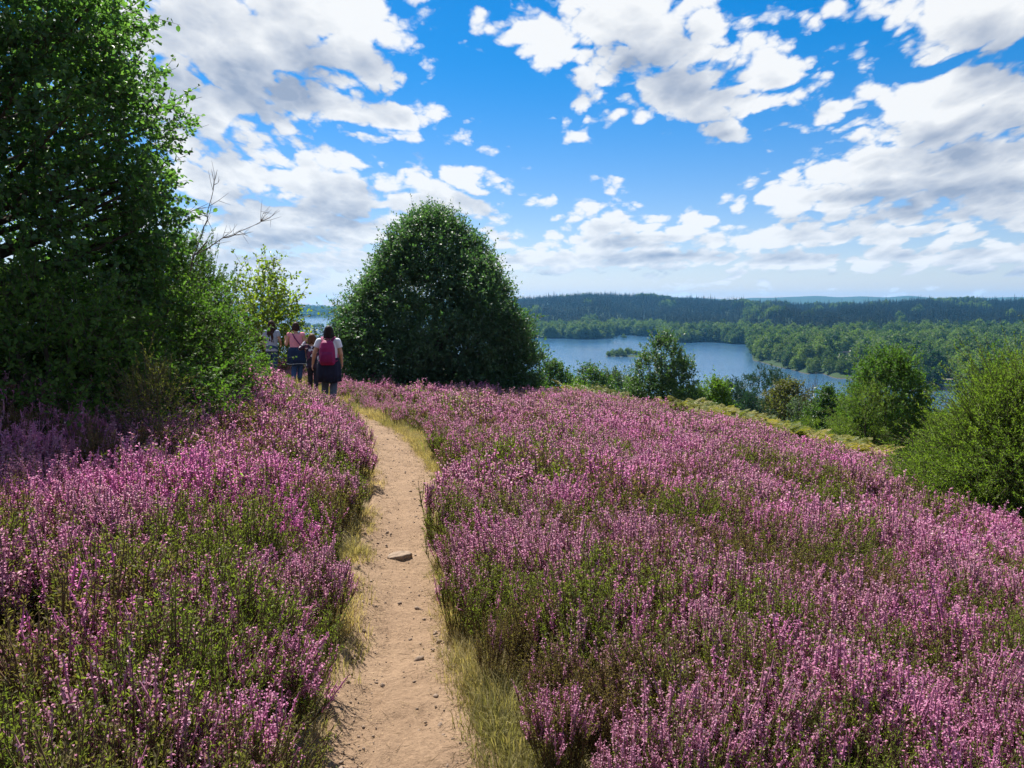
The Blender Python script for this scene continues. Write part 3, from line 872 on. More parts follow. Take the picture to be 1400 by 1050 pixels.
ALLH = [heather(11, 46, 40, 28, 1.0, .85), heather(12, 44, 46, 24, 1.0, .62), heather(13, 42, 50, 22, 1.0, .34), heather(14, 46, 52, 20, 1.0, .08),
        heather(21, 34, 17, 15, 1.75, .88, sides=2), heather(22, 34, 20, 13, 1.75, .64, sides=2), heather(23, 32, 22, 12, 1.75, .32, sides=2), heather(24, 34, 22, 10, 1.75, .08, sides=2),
        heather(31, 26, 9, 9, 2.7, .88, sides=1), heather(32, 26, 11, 8, 2.7, .62, sides=1), heather(33, 24, 12, 7, 2.7, .3, sides=1)]
HX, HP, HS, HRt, HV = [], [], [], [], []
for (sp, r0, r1, lod, seed) in ((.185, .5, 5.8, 0, 1), (.225, 5.8, 11, 4, 2), (.27, 11, 34, 8, 3)):
    x, y, inner, rg = field(sp, r0, r1, seed)
    n = len(x)
    bloom = fbm(x*.9+3, y*.9, 71, 3)*.60+.40*vnoise(x*2.6, y*2.6, 72) - .10*(x < -.5)*sstep(6.5, 3.5, np.hypot(x, y))
    bl = bloom+rg.normal(0, .10, n)
    if lod < 8:
        pick = np.where(bl > .56, 0, np.where(bl > .45, 1, np.where(bl > .345, 2, 3)))+lod
    else:
        pick = np.where(bl > .56, 0, np.where(bl > .44, 1, 2))+lod
    z = near_base(x, y)
    mo = mound(x, y)
    s = (.70+.75*mo)*(.78+.22*sstep(0, .5, inner))*np.where(x < -.4, 1.08, .90)*np.where((y > 11) & (x < -1) & (inner < 1.3), .62, 1)*rg.uniform(.88, 1.12, n)
    HX.append(np.c_[x, y, z]); HP.append(pick); HV.append(np.clip(.10+.45*vnoise(x*1.6, y*1.6, 75)+.55*sstep(.58, .85, fbm(x*1.1, y*1.1, 73, 2))+rg.normal(.0, .16, n), 0, 1))
    wd = rg.uniform(.95, 1.25, n)
    HS.append(np.c_[s*wd, s*wd, s]); HRt.append(np.c_[rg.normal(0, .10, n), rg.normal(.06, .10, n), rg.uniform(0, 6.28, n)])
HX = np.concatenate(HX)
print('heather tufts', len(HX))
scatter('heather', ALLH, HX, np.concatenate(HRt), np.concatenate(HS), np.concatenate(HV), np.concatenate(HP), [M['heath_leaf'], M['flower'], M['heath_stem']], dry=np.clip(sstep(.42, .72, fbm(HX[:, 0]*1.1, HX[:, 1]*1.1, 55, 3))*1.1+np.random.default_rng(8).normal(.05, .12, len(HX)), 0, 1))

# ------------------------------------------------------------------ grass along the path
M['grass'] = leaf_mat('path_grass', (.19, .18, .065), (.46, .36, .18), .35, .7, .2, (1, 1, .6), inst=True)
M['grass_g'] = leaf_mat('green_grass', (.07, .10, .025), (.18, .19, .05), .35, .7, .2)
GP = [grass(1, 40, .10, .2, .0042), grass(2, 40, .065, .24, .0042), grass(3, 26, .18, .16, .0045)]
rg = np.random.default_rng(5)
gx = []
n = 9000
ii = rg.integers(0, len(PATHC)-1, n)
t = unit(np.gradient(PATHC[:, :2], axis=0)); nrm = np.c_[t[:, 1], -t[:, 0]]
side = np.where(rg.uniform(size=n) < .36, -1, 1)
off = PATHC[ii, 2] + np.where(side < 0, rg.normal(.08, .09, n), np.abs(rg.normal(.0, .19, n))+rg.normal(.02, .05, n))
x = PATHC[ii, 0]+nrm[ii, 0]*off*side+rg.normal(0, .04, n); y = PATHC[ii, 1]+nrm[ii, 1]*off*side+rg.normal(0, .04, n)
i2 = rg.integers(0, 130, 2200); o2 = PATHC[i2, 2]+rg.uniform(0, .36, 2200)
x = np.r_[x, PATHC[i2, 0]+nrm[i2, 0]*o2]; y = np.r_[y, PATHC[i2, 1]+nrm[i2, 1]*o2]; side = np.r_[side, np.ones(2200)]
d, w, sg = path_dist(x, y)
k = (vnoise(x*2.6, y*2.6, 33)+rg.normal(0, .12, len(x)) > np.where(side < 0, .52, .42)) & vis(x, y) & (d > w*.86)
x, y = x[k], y[k]; n = len(x)
# straw-yellow grass where the path bends away past the walkers
ex = rg.uniform(-7.5, -1.2, 5200); ey = rg.uniform(13.5, 26, 5200)
d, w, sg = path_dist(ex, ey); kk = (d < .9+.5*vnoise(ex, ey, 3)) & (d > .15)
x = np.r_[x, ex[kk]]; y = np.r_[y, ey[kk]]; n = len(x)
pk = rg.choice(3, n, p=[.45, .35, .2])
s = rg.uniform(.5, 1.15, n)*np.where(np.hypot(x, y) > 13, 1.5, 1)
scatter('grass', GP, np.c_[x, y, near_base(x, y)-.02], np.c_[rg.normal(0, .12, n), rg.normal(0, .12, n), rg.uniform(0, 6.28, n)], np.c_[s, s, s*rg.uniform(.6, 1.2, n)], np.clip(vnoise(x*1.4, y*1.4, 15)*1.2-.1+rg.normal(0, .15, n), 0, 1), pk, [M['grass']])
print('grass', n)
# green blades growing up through the heather edge
x, y, inner, rg = field(.5, .5, 16, 9)
n = len(x); pk = rg.choice(3, n); s = rg.uniform(1.0, 2.2, n)
k = vnoise(x*1.2, y*1.2, 88) > .5
scatter('tall_grass', [grass(7, 26, .2, .18, .004), grass(8, 20, .24, .2, .004), grass(9, 30, .17, .2, .004)], np.c_[x, y, near_base(x, y)][k], np.c_[rg.normal(0, .12, n), rg.normal(0, .12, n), rg.uniform(0, 6.28, n)][k], np.c_[s, s, s][k], rg.uniform(0, 1, n)[k], pk[k], [M['grass_g']])

# pebbles trodden into the path
M['stone'] = plain('pebble_stone', (.26, .19, .14), .85, .2, .45, 9, .4)


def stone_mb(seed, n=10, flat=.6):
    rg = np.random.default_rng(seed); mb = MB()
    nu, nv = 9, 6
    V = []
    for j in range(nv+1):
        ph = math.pi*j/nv
        for i in range(nu):
            th = 2*math.pi*i/nu
            d = np.array([math.sin(ph)*math.cos(th), math.sin(ph)*math.sin(th), math.cos(ph)])
            r = 1+.28*(math.sin(3*d[0]+seed)*math.cos(2.3*d[1]+seed*2)+.5*math.sin(4*d[2]+5*d[0]+seed))
            V.append(d*r*np.array([1, .75, flat]))
    Q = [(j*nu+i, (j+1)*nu+i, (j+1)*nu+(i+1) % nu, j*nu+(i+1) % nu) for j in range(nv) for i in range(nu)]
    mb.add(V, Q); return mb


n = 4200
ii = rg.integers(0, len(PATHC)*7//10, n); u = rg.uniform(-1, 1, n); u = np.sign(u)*np.abs(u)**.6
x = PATHC[ii, 0]+nrm[ii, 0]*u*PATHC[ii, 2]*1.02; y = PATHC[ii, 1]+nrm[ii, 1]*u*PATHC[ii, 2]*1.02+rg.normal(0, .05, n)
s = np.exp(rg.normal(-5.65, .62, n))
z = path_z(x, y)+.022*u*u+(fbm(x*3.2, y*3.2, 51, 3)-.5)*.035+(fbm(x*11, y*11, 52, 3)-.5)*.024+s*.15
scatter('pebbles', [stone_mb(1), stone_mb(4), stone_mb(9)], np.c_[x, y, z], np.c_[rg.normal(0, .3, n), rg.normal(0, .3, n), rg.uniform(0, 6.28, n)], np.c_[s, s, s], rg.uniform(0, 1, n), rg.choice(3, n), [M['stone']])

# dry stalks and flower bits lying on the path
def litter(seed):
    rg = np.random.default_rng(seed); mb = MB(); n = 3
    A = np.c_[rg.normal(0, .05, n), rg.normal(0, .05, n), np.full(n, .004)]; th = rg.uniform(0, 6.28, n); L = rg.uniform(.02, .07, n)
    B = A+np.c_[np.cos(th)*L, np.sin(th)*L, rg.uniform(0, .006, n)]; sticks(mb, A, B, .0011, .0007, 0, rg.uniform(0, 1, n))
    k = 7; P = np.c_[rg.normal(0, .06, k), rg.normal(0, .06, k), np.full(k, .003)]
    leaf_geo(mb, P, rg.normal(0, 1, (k, 3))*np.array([1, 1, .1]), np.tile([[0, 0, 1.]], (k, 1)), .009, .005, 0, rg.uniform(0, 1, k)); return mb


n = 900
ii = rg.integers(0, len(PATHC)*6//10, n); u = rg.uniform(-1, 1, n); u = np.sign(u)*np.abs(u)**.4
x = PATHC[ii, 0]+nrm[ii, 0]*u*PATHC[ii, 2]*1.02; y = PATHC[ii, 1]+nrm[ii, 1]*u*PATHC[ii, 2]*1.02+rg.normal(0, .05, n)
z = path_z(x, y)+.022*u*u+(fbm(x*3.2, y*3.2, 51, 3)-.5)*.035+(fbm(x*11, y*11, 52, 3)-.5)*.024+.001
scatter('plant_litter', [litter(1), litter(2), litter(3)], np.c_[x, y, z], np.c_[np.zeros(n), np.zeros(n), rg.uniform(0, 6.28, n)], np.ones((n, 3)), rg.uniform(0, 1, n), rg.choice(3, n), [leaf_mat('dry_litter', (.07, .045, .03), (.34, .24, .13), 0, .9, .1)])

# the flat rock in the path
def make_rock():
    c = hit(545, 757); mb = MB()
    out = np.array([(-.088, -.030), (-.062, -.056), (-.020, -.052), (.035, -.060), (.080, -.040), (.104, -.004), (.082, .034), (.030, .050), (-.040, .056), (-.080, .022)])
    n = len(out); k = 6
    seg = np.concatenate([np.stack([out[i]*(1-t)+out[(i+1) % n]*t for t in np.linspace(0, 1, k, endpoint=False)]) for i in range(n)])
    m = len(seg); rg = np.random.default_rng(2); j = 1+(vnoise(np.arange(m)*.7, np.zeros(m), 8)-.5)*.10
    seg = seg*j[:, None]
    V = []
    for (sc, z) in ((1.04, -.04), (1.0, .006), (.985, .020), (.95, .0265), (.80, .029), (.5, .030), (.2, .031)):
        top = (vnoise(seg[:, 0]*sc*28+5, seg[:, 1]*sc*28, 7)-.5)*.008*(z > .0)
        V.append(np.c_[seg*sc, z+top+seg[:, 0]*sc*.06*(z > 0)])
    V = np.concatenate(V); r = 7
    Q = [(a*m+b, a*m+(b+1) % m, (a+1)*m+(b+1) % m, (a+1)*m+b) for a in range(r-1) for b in range(m)]
    V = np.r_[V, [[0, 0, .031]]]; T = [((r-1)*m+b, (r-1)*m+(b+1) % m, r*m) for b in range(m)]
    mb.add(V, Q, T)
    o = mb.build('rock', plain('sandstone', (.27, .20, .145), .9, .15, .35, 30, .7))
    o.location = (c[0], c[1], float(path_z(c[0], c[1]))+.003); o.rotation_euler = (.12, -.04, .1); o.scale = (.95, .9, 1)
    tag(o, 'flat pale stone jutting out of the sandy footpath', 'rock')


make_rock()
# ------------------------------------------------------------------ trees
def crown(seed, H, Rad, prof, t0, ncl, rc, nsh, nlf, L, W, up=.35, shape='rhomb', lean=(0, 0), lump=.22, inner=.4, shlen=.35, spread=.55, hang=0.0, needle=False, squash=1.0, twig=.003, trunk_r=.08, nlimb=26, limbs_top=.85, tone=0.0, stems=1):
    """trunk + limbs mesh and crown mesh; the crown is leafy shoots gathered in uneven clumps round the limbs"""
    rg = np.random.default_rng(seed)
    cr = MB()
    ph = rg.uniform(0, 6.28, 6)
    ts = np.array([p[0] for p in prof]); rs = np.array([p[1] for p in prof])
    tt = rg.uniform(0, 1, ncl*6)
    wgt = np.interp(tt, ts, rs)+.12
    tt = rg.choice(tt, ncl, p=wgt/wgt.sum())
    an = rg.uniform(0, 2*math.pi, ncl)
    lum = 1+lump*(np.sin(2*an+ph[0]+tt*5)*.5+np.sin(3*an+ph[1]-tt*7)*.35+np.sin(5*an+ph[2]+tt*11)*.3+rg.normal(0, .25, ncl))
    rr = Rad*np.interp(tt, ts, rs)*lum*(inner+(1-inner)*rg.uniform(0, 1, ncl)**.45)
    zz = H*(t0+(1-t0)*tt)
    C = np.c_[np.cos(an)*rr, np.sin(an)*rr*squash, zz]
    ax = lambda z: np.stack([lean[0]*(z/H)**1.3, lean[1]*(z/H)**1.3], -1)
    C[:, :2] += ax(zz)
    # trunk, or several stems that part at the ground
    trs = [MB() for _ in range(stems)]; lines = []
    for si in range(stems):
        oa = rg.uniform(0, 6.28)+si*6.28/stems; orr = 0 if stems == 1 else Rad*.28
        k = 9; z = np.linspace(-.25, H*limbs_top, k)
        P = np.c_[ax(np.maximum(z, 0)), z]; P[:, 0] += rg.normal(0, .02*H, k)*np.linspace(0, 1, k)*.6+math.cos(oa)*orr*np.linspace(.15, 1, k); P[:, 1] += rg.normal(0, .02*H, k)*np.linspace(0, 1, k)*.6+math.sin(oa)*orr*np.linspace(.15, 1, k)
        rad = trunk_r*(1-.82*np.linspace(0, 1, k)); rad[0] *= 1.35
        tube(trs[si], P, rad, 8); lines.append(P)
    order = np.argsort(-rr)[:nlimb*2]; rg.shuffle(order)
    for i in order[:nlimb]:
        e = C[i]; zs = max(.06*H, e[2]*rg.uniform(.35, .75)); zs = min(zs, H*limbs_top*.95)
        si = int(rg.integers(0, stems)); lp = lines[si]; tr = trs[si]
        b = np.array([np.interp(zs, lp[:, 2], lp[:, 0]), np.interp(zs, lp[:, 2], lp[:, 1]), zs])
        q = (b+e)/2+np.array([0, 0, -.06*H*rg.uniform(-.5, 1)])+rg.normal(0, .03*Rad, 3)
        s = np.linspace(0, 1, 6)[:, None]; P = (1-s)**2*b+2*s*(1-s)*q+s*s*e
        r0 = trunk_r*.42*(1-.6*zs/H); tube(tr, P, np.linspace(r0, max(.004, r0*.2), 6), 5)
    # shoots
    n = ncl*nsh
    ci = np.repeat(np.arange(ncl), nsh)
    S = C[ci]+rg.normal(0, rc, (n, 3))*np.array([1, 1, .8])
    outw = S-np.c_[ax(np.clip(S[:, 2], 0, H)), np.full(n, H*(t0+(1-t0)*.35))]
    outw = unit(outw*np.array([1, 1, .5]))
    D = unit(outw*.75+np.array([0, 0, up])+rg.normal(0, spread, (n, 3)))
    sl = shlen*rg.uniform(.5, 1.3, n)
    sl = np.where(rg.uniform(size=n) < .05, sl*1.75, sl)
    E = S+D*sl[:, None]; E[:, 2] -= hang*sl
    keep = E[:, 2] > .02*H
    S, E, D, ci, n, sl = S[keep], E[keep], D[keep], ci[keep], int(keep.sum()), sl[keep]
    ct = np.clip(rg.normal(.42+tone, .17, ncl), 0, 1)
    if twig: sticks(cr, S, E, twig, twig*.5, 1)
    m = n*nlf
    si = np.repeat(np.arange(n), nlf); u = rg.uniform(.05, 1.02, m)
    P = S[si]+(E-S)[si]*u[:, None]
    Dd = unit(E-S)[si]
    if needle:
        d = unit(Dd*1.15+rg.normal(0, .62, (m, 3))+np.array([0, 0, .05])); N = rg.normal(0, 1, (m, 3))
    else:
        d = unit(Dd*.55+rg.normal(0, .8, (m, 3))+np.array([0, 0, -.05])); N = rg.normal(0, .7, (m, 3))+np.array([0, 0, .8])+outw[keep][si]*.5
    P = P+d*(L*.15)
    t = np.clip(ct[ci][si]*.75+.12+rg.normal(0, .13, m)+.10*(u-.5), 0, 1)
    leaf_geo(cr, P, d, N, L*rg.uniform(.65, 1.25, m), W*rg.uniform(.7, 1.2, m), 0, t, shape, .22)
    return trs, cr


def plant_tree(name, label, cat, base, args, leaf, bark='bark', group=None, rz=0.0):
    trs, cr = crown(**args)
    e = empty(name, base, rz)
    for t in trs: t.build('trunk' if len(trs) == 1 else 'stem', M[bark], e)
    cr.build('crown', [M[leaf], M[bark]], e)
    tag(e, label, cat, group)
    return e


def ground_under(px, y, top_py=None):
    """point on the slope at bearing px and distance y; with a row for the top also gives the height needed"""
    d = ray(px, 500); x = d[0]/d[1]*y
    z = gz(x, y)
    if top_py is None: return np.array([x, y, z])
    return np.array([x, y, z]), float(at(px, top_py, y)[2]-z)


CONE = [(0, .78), (.08, .95), (.2, 1.0), (.4, .9), (.6, .70), (.75, .52), (.88, .31), (.96, .15), (1, .04)]
ROUND = [(0, .55), (.15, .85), (.4, 1.0), (.65, .88), (.85, .58), (1, .12)]
BALL = [(0, .7), (.2, .95), (.45, 1.0), (.7, .85), (.88, .55), (1, .15)]
COLUMN = [(0, .6), (.2, .95), (.5, .9), (.8, .6), (1, .1)]
DOME = [(0, 1.0), (.3, 1.0), (.6, .85), (.85, .52), (1, .12)]

# the big dark holly in the middle
b, h = ground_under(597, 22.5, 296)
CONE2 = [(0, .82), (.1, .93), (.28, .98), (.46, .90), (.645, .71), (.83, .48), (.94, .26), (1, .06)]
plant_tree('holly_tree', 'large dense dark holly, egg-shaped, standing beside the path at mid picture', 'tree', b,
           dict(seed=3, H=h-.05, Rad=2.66, prof=CONE2, t0=.0, ncl=1900, rc=.15, nsh=12, nlf=9, L=.082, W=.050, up=.5, lump=.19, inner=.62, shlen=.36, trunk_r=.17, limbs_top=.6, nlimb=50, spread=.5, lean=(-.1, 0)), 'holly')
# small open holly on the crest
b, h = ground_under(905, 26.4, 462)
plant_tree('holly_tree', 'small pyramid-shaped holly with a trunk showing, standing alone against the lake', 'tree', b,
           dict(seed=5, H=h, Rad=1.22, prof=[(0, .7), (.15, 1), (.4, .92), (.6, .72), (.8, .46), (1, .08)], t0=.06, ncl=300, rc=.15, nsh=10, nlf=10, L=.075, W=.045, up=.45, lump=.14, inner=.3, shlen=.26, trunk_r=.07, nlimb=40), 'holly_light')
# round tree to the right
b, h = ground_under(1213, 20.5, 486)
plant_tree('round_tree', 'rounded dark-leaved tree between the bracken bank and the right-hand juniper', 'tree', b,
           dict(seed=8, H=h, Rad=1.06, prof=BALL, t0=.04, ncl=430, rc=.17, nsh=10, nlf=10, L=.064, W=.041, up=.35, lump=.15, inner=.4, shlen=.26, trunk_r=.08, nlimb=40), 'shrub')
b, h = ground_under(1187, 19.6, 528)
plant_tree('juniper', 'low yellow-green juniper at the foot of the rounded tree', 'shrub', b,
           dict(seed=9, H=h, Rad=.80, prof=DOME, t0=.03, ncl=120, rc=.12, nsh=10, nlf=22, L=.05, W=.010, up=.5, lump=.25, inner=.3, shlen=.3, needle=True, shape='rhomb', trunk_r=.04, nlimb=24, tone=.05), 'juniper')
# leafy tree behind the big juniper
b, h = ground_under(1374, 14.5, 492)
plant_tree('leafy_tree', 'dark leafy tree rising behind the big juniper', 'tree', b,
           dict(seed=10, H=h, Rad=.44, prof=ROUND, t0=.1, ncl=150, rc=.14, nsh=9, nlf=10, L=.055, W=.034, up=.5, lump=.3, shlen=.28, trunk_r=.06, nlimb=30), 'shrub')
# big juniper at the right edge
b, h = ground_under(1416, 8.4, 530)
plant_tree('juniper', 'big feathery yellow-green juniper spreading at the right edge of the heather', 'shrub', b,
           dict(seed=12, H=h, Rad=1.12, prof=[(0, .80), (.15, 1.0), (.35, .96), (.55, .78), (.75, .52), (.9, .30), (1, .1)], t0=.02, ncl=720, rc=.12, nsh=12, nlf=36, L=.036, W=.0095, up=.50, lump=.26, inner=.3, shlen=.40, needle=True, shape='rhomb', spread=.42, trunk_r=.07, nlimb=46, stems=3, twig=.0035), 'juniper')

# --- left mass
b = ground_under(-170, 8.6)
plant_tree('round_leaved_tree', 'tall shady tree with rounded leaves filling the left edge, above the heather', 'tree', b,
           dict(seed=14, H=6.45, Rad=2.95, prof=[(0, .82), (.15, .88), (.3, .92), (.42, .93), (.52, .97), (.60, 1.0), (.66, .93), (.72, .79), (.80, .60), (.9, .46), (1, .15)], t0=.03, ncl=900, rc=.17, nsh=14, nlf=13, L=.060, W=.043, up=.28, lump=.14, inner=.55, shlen=.34, shape='round', trunk_r=.16, nlimb=80, stems=2, twig=.004), 'willow')
b, h = ground_under(252, 10.4, 402)
plant_tree('holly_shrub', 'glossy green shrub spreading towards the walkers, in front of the tall left tree', 'shrub', b,
           dict(seed=15, H=h, Rad=.68, prof=[(0, .9), (.2, 1.0), (.45, .95), (.7, .68), (.88, .42), (1, .12)], t0=.02, ncl=190, rc=.14, nsh=10, nlf=11, L=.042, W=.026, up=.3, lump=.28, inner=.35, shlen=.28, trunk_r=.04, nlimb=40, stems=3), 'shrub')
b, h = ground_under(196, 9.6, 368)
plant_tree('holly_shrub', 'broad dark shrub filling the foot of the tall left tree', 'shrub', b,
           dict(seed=16, H=h, Rad=1.15, prof=DOME, t0=.02, ncl=240, rc=.15, nsh=10, nlf=11, L=.05, W=.030, up=.3, lump=.25, inner=.35, shlen=.28, trunk_r=.05, nlimb=30, stems=3), 'shrub')
b, h = ground_under(60, 7.6, 400)
plant_tree('holly_shrub', 'dark low shrub at the far left behind the shaded heather', 'shrub', b,
           dict(seed=17, H=h, Rad=1.25, prof=DOME, t0=.02, ncl=240, rc=.15, nsh=10, nlf=11, L=.05, W=.032, up=.3, lump=.25, inner=.35, shlen=.28, trunk_r=.05, nlimb=30, stems=3), 'shrub')
b, h = ground_under(338, 11.6, 497)
plant_tree('holly_shrub', 'small bright-leaved shrub beside the long-haired walker', 'shrub', b,
           dict(seed=18, H=h, Rad=.22, prof=DOME, t0=.02, ncl=60, rc=.12, nsh=7, nlf=9, L=.048, W=.03, up=.3, lump=.3, inner=.3, shlen=.22, trunk_r=.02, nlimb=12, stems=2, tone=.2), 'shrub')
b, h = ground_under(246, 12.2, 334)
plant_tree('conifer_bush', 'dark bushy conifer poking up behind the glossy shrubs', 'tree', b,
           dict(seed=19, H=h, Rad=.72, prof=ROUND, t0=.06, ncl=300, rc=.13, nsh=11, nlf=24, L=.048, W=.015, up=.6, lump=.2, inner=.3, shlen=.26, needle=True, trunk_r=.05, nlimb=24), 'broom')
b, h = ground_under(362, 25, 374)
plant_tree('young_tree', 'young tree with golden-green leaves behind the long-haired walker', 'tree', b,
           dict(seed=20, H=h, Rad=1.22, prof=[(0, .45), (.2, .8), (.45, 1.0), (.7, .78), (.88, .42), (1, .1)], t0=.22, ncl=125, rc=.24, nsh=6, nlf=8, L=.105, W=.07, up=.35, lump=.4, inner=.2, shlen=.55, shape='round', trunk_r=.06, nlimb=50, twig=.006), 'gold')
b, h = ground_under(383, 27, 414)
plant_tree('dark_shrub', 'dark grey-green shrub below the golden-green young tree', 'shrub', b,
           dict(seed=22, H=h, Rad=.95, prof=DOME, t0=.02, ncl=90, rc=.15, nsh=9, nlf=10, L=.06, W=.035, up=.4, lump=.2, shlen=.25, trunk_r=.04, nlimb=14, stems=2), 'pine')
b, h = ground_under(418, 25.5, 468)
plant_tree('low_shrub', 'low green shrub beyond the walkers at the lake gap', 'shrub', b,
           dict(seed=23, H=h, Rad=.55, prof=DOME, t0=.02, ncl=60, rc=.12, nsh=8, nlf=9, L=.05, W=.03, up=.4, lump=.2, shlen=.25, trunk_r=.03, nlimb=10, stems=2), 'greygreen')
b, h = ground_under(436, 31, 448)
plant_tree('young_conifer', 'little conifer standing against the water between the walkers', 'tree', b,
           dict(seed=24, H=h, Rad=.62, prof=[(0, 1), (.5, .55), (1, .04)], t0=.05, ncl=70, rc=.10, nsh=8, nlf=20, L=.07, W=.014, up=.1, lump=.2, shlen=.3, needle=True, trunk_r=.04, nlimb=20), 'pine')


def bare_tree():
    """leafless grey branches standing out above the shrubs"""
    e = empty('bare_tree', ground_under(262, 11.2)); bz = np.array(e.location)
    mb = MB(); rg = np.random.default_rng(4)
    def w(px, py, dy=0): return at(px, py, 11.2+dy)-bz
    def br(pts, r0, r1):
        P = np.array(pts); s = np.linspace(0, 1, len(P)); q = np.linspace(0, 1, 14)
        Pq = np.stack([np.interp(q, s, P[:, i]) for i in range(3)], 1)
        Pq[1:-1] += rg.normal(0, .012, (12, 3)); tube(mb, Pq, np.linspace(r0, r1, 14)*.75, 5); return Pq
    a = br([np.array([0, 0, -.1]), w(258, 430), w(263, 350), w(284, 330)], .03, .013)
    m1 = br([w(264, 350), w(278, 318), w(284, 285), w(292, 255), w(297, 232)], .012, .003)
    m2 = br([w(264, 350), w(298, 331, .2), w(325, 318, .3), w(348, 308, .4), w(366, 296, .5)], .012, .003)
    m3 = br([np.array([-.05, .05, -.1]), w(215, 400), w(225, 305), w(258, 288), w(285, 278)], .025, .003)
    for base, n in ((m1, 12), (m2, 20), (m3, 7)):
        for i in range(n):
            k = rg.integers(3, 12); p = base[k]; t = unit(base[min(k+1, 13)]-base[k-1])
            d = unit(t*.8+rg.normal(0, .55, 3)+np.array([0, 0, .25])); ln = rg.uniform(.12, .34)
            P = np.array([p, p+d*ln*.5+rg.normal(0, .012, 3), p+d*ln+np.array([0, 0, .03])]); tube(mb, P, [.0045, .003, .0015], 4)
            if rg.uniform() < .6:
                d2 = unit(d+rg.normal(0, .6, 3)); tube(mb, np.array([P[1], P[1]+d2*ln*.3, P[1]+d2*ln*.55]), [.003, .002, .001], 4)
    o = mb.build('trunk', M['dead_wood'], e)
    tag(e, 'leafless grey branches of a dead young tree above the left shrubs', 'tree')


bare_tree()

# --- trees on the bank below the crest, in front of the lake
BANK = [  # px, top row, width px, distance, kind, leaf, label
    (757, 492, 52, 44, 'r', 'birch', 'mid-green tree just right of the big holly, in front of the water'),
    (736, 520, 34, 32, 'r', 'shrub', 'low green bush tucked against the right foot of the big holly'),
    (806, 498, 52, 62, 'r', 'birch', 'taller rounded green tree of the pair left of the small holly'),
    (840, 506, 46, 70, 'r', 'greygreen', 'blue-green rounded tree directly left of the small holly'),
    (816, 530, 42, 50, 'd', 'olive', 'brownish-green low tree in front of the taller pair'),
    (789, 524, 26, 38, 'c', 'lime', 'slender yellow-green young tree left of the brownish one'),
    (868, 522, 40, 48, 'd', 'birch', 'green bush half hidden by the left side of the small holly'),
    (956, 540, 30, 46, 'd', 'greygreen', 'pale grey-green bush right of the small holly'),
    (979, 527, 34, 42, 'c', 'lime', 'bright yellow-green pointed young tree right of the small holly'),
    (1003, 532, 40, 58, 'p', 'pine', 'dark blue-green pine left of the tallest bank tree'),
    (1048, 511, 62, 64, 'p', 'pine', 'tallest dark pine of the bank, rising into the lake view'),
    (1026, 545, 50, 52, 'd', 'pine', 'low dark pine in front of the tallest bank tree'),
    (1079, 530, 46, 56, 'r', 'olive', 'olive-brown tree against the right side of the tallest pine'),
    (1094, 552, 44, 46, 'd', 'greygreen', 'pale grey-green shrub below the olive-brown tree'),
    (1136, 538, 36, 42, 'c', 'birch', 'pointed green young tree between the grey shrub and the rounded tree'),
    (1160, 548, 40, 50, 'd', 'greygreen', 'thin grey-green shrub beside the rounded tree on the right'),
]
for i, (px, ty, wpx, d, kind, leaf, lab) in enumerate(BANK):
    b, h = ground_under(px, d, ty+(7 if px < 900 else -3))
    rad = wpx/F*d/2*(1.08 if px < 900 else 1.28)
    if h < 1: print('LOW', lab, h); h = 1.0
    nd = leaf == 'pine'
    prof = {'r': ROUND, 'd': DOME, 'c': COLUMN, 'p': ROUND}[kind]
    sc = d/45
    # only the upper part stands in view; the crown still reaches towards the ground
    a = dict(seed=40+i, H=h, Rad=rad*1.08, prof=prof, t0=max(.12, 1-max(rad*3.2, 2.6)/h) if kind != 'd' else .05, ncl=int(110+rad*44), rc=.20*sc, nsh=9, nlf=14 if nd else 9, L=(.15 if nd else .13)*sc, W=(.04 if nd else .09)*sc,
             up=.35, lump=.3, inner=.35, shlen=.42*sc, trunk_r=.025*h+.02, nlimb=24, needle=nd, twig=.004*sc)
    nm = {'r': 'broadleaf_tree', 'd': 'bank_bush', 'c': 'young_tree', 'p': 'pine_tree'}[kind]
    plant_tree(nm, lab, 'bush' if kind == 'd' else 'tree', b, a, leaf)
# sparse twiggy shrub
b, h = ground_under(1112, 44, 528)
plant_tree('twiggy_shrub', 'sparse twiggy shrub with few leaves, against the water right of the olive-brown tree', 'shrub', b,
           dict(seed=66, H=h, Rad=.85, prof=BALL, t0=.3, ncl=40, rc=.25, nsh=8, nlf=2, L=.10, W=.05, up=.9, lump=.3, shlen=.7, trunk_r=.04, nlimb=40, twig=.010, stems=3, spread=.3), 'greygreen')
# small bushes at the heather edge
for (px, ty, wpx, d, leaf, lab, sd) in ((790, 541, 26, 24.2, 'juniper', 'small yellow-green juniper at the heather edge below the brownish tree', 1), (1108, 574, 28, 22.6, 'juniper', 'small dark-green juniper tuft in front of the bracken', 2), (214, 506, 56, 6.6, 'olive', 'straggly brownish bush on the heather below the left shrubs', 3)):
    b, h = ground_under(px, d, ty); h = max(h, .45)
    plant_tree('juniper' if leaf == 'juniper' else 'straggly_bush', lab, 'shrub', b, dict(seed=70+sd, H=h, Rad=wpx/F*d/2*1.1, prof=BALL, t0=.05, ncl=50, rc=.08, nsh=8, nlf=16, L=.05 if d > 10 else .025, W=.012 if d > 10 else .009, up=.6, lump=.25, shlen=.2, needle=True, trunk_r=.02, nlimb=12), leaf)

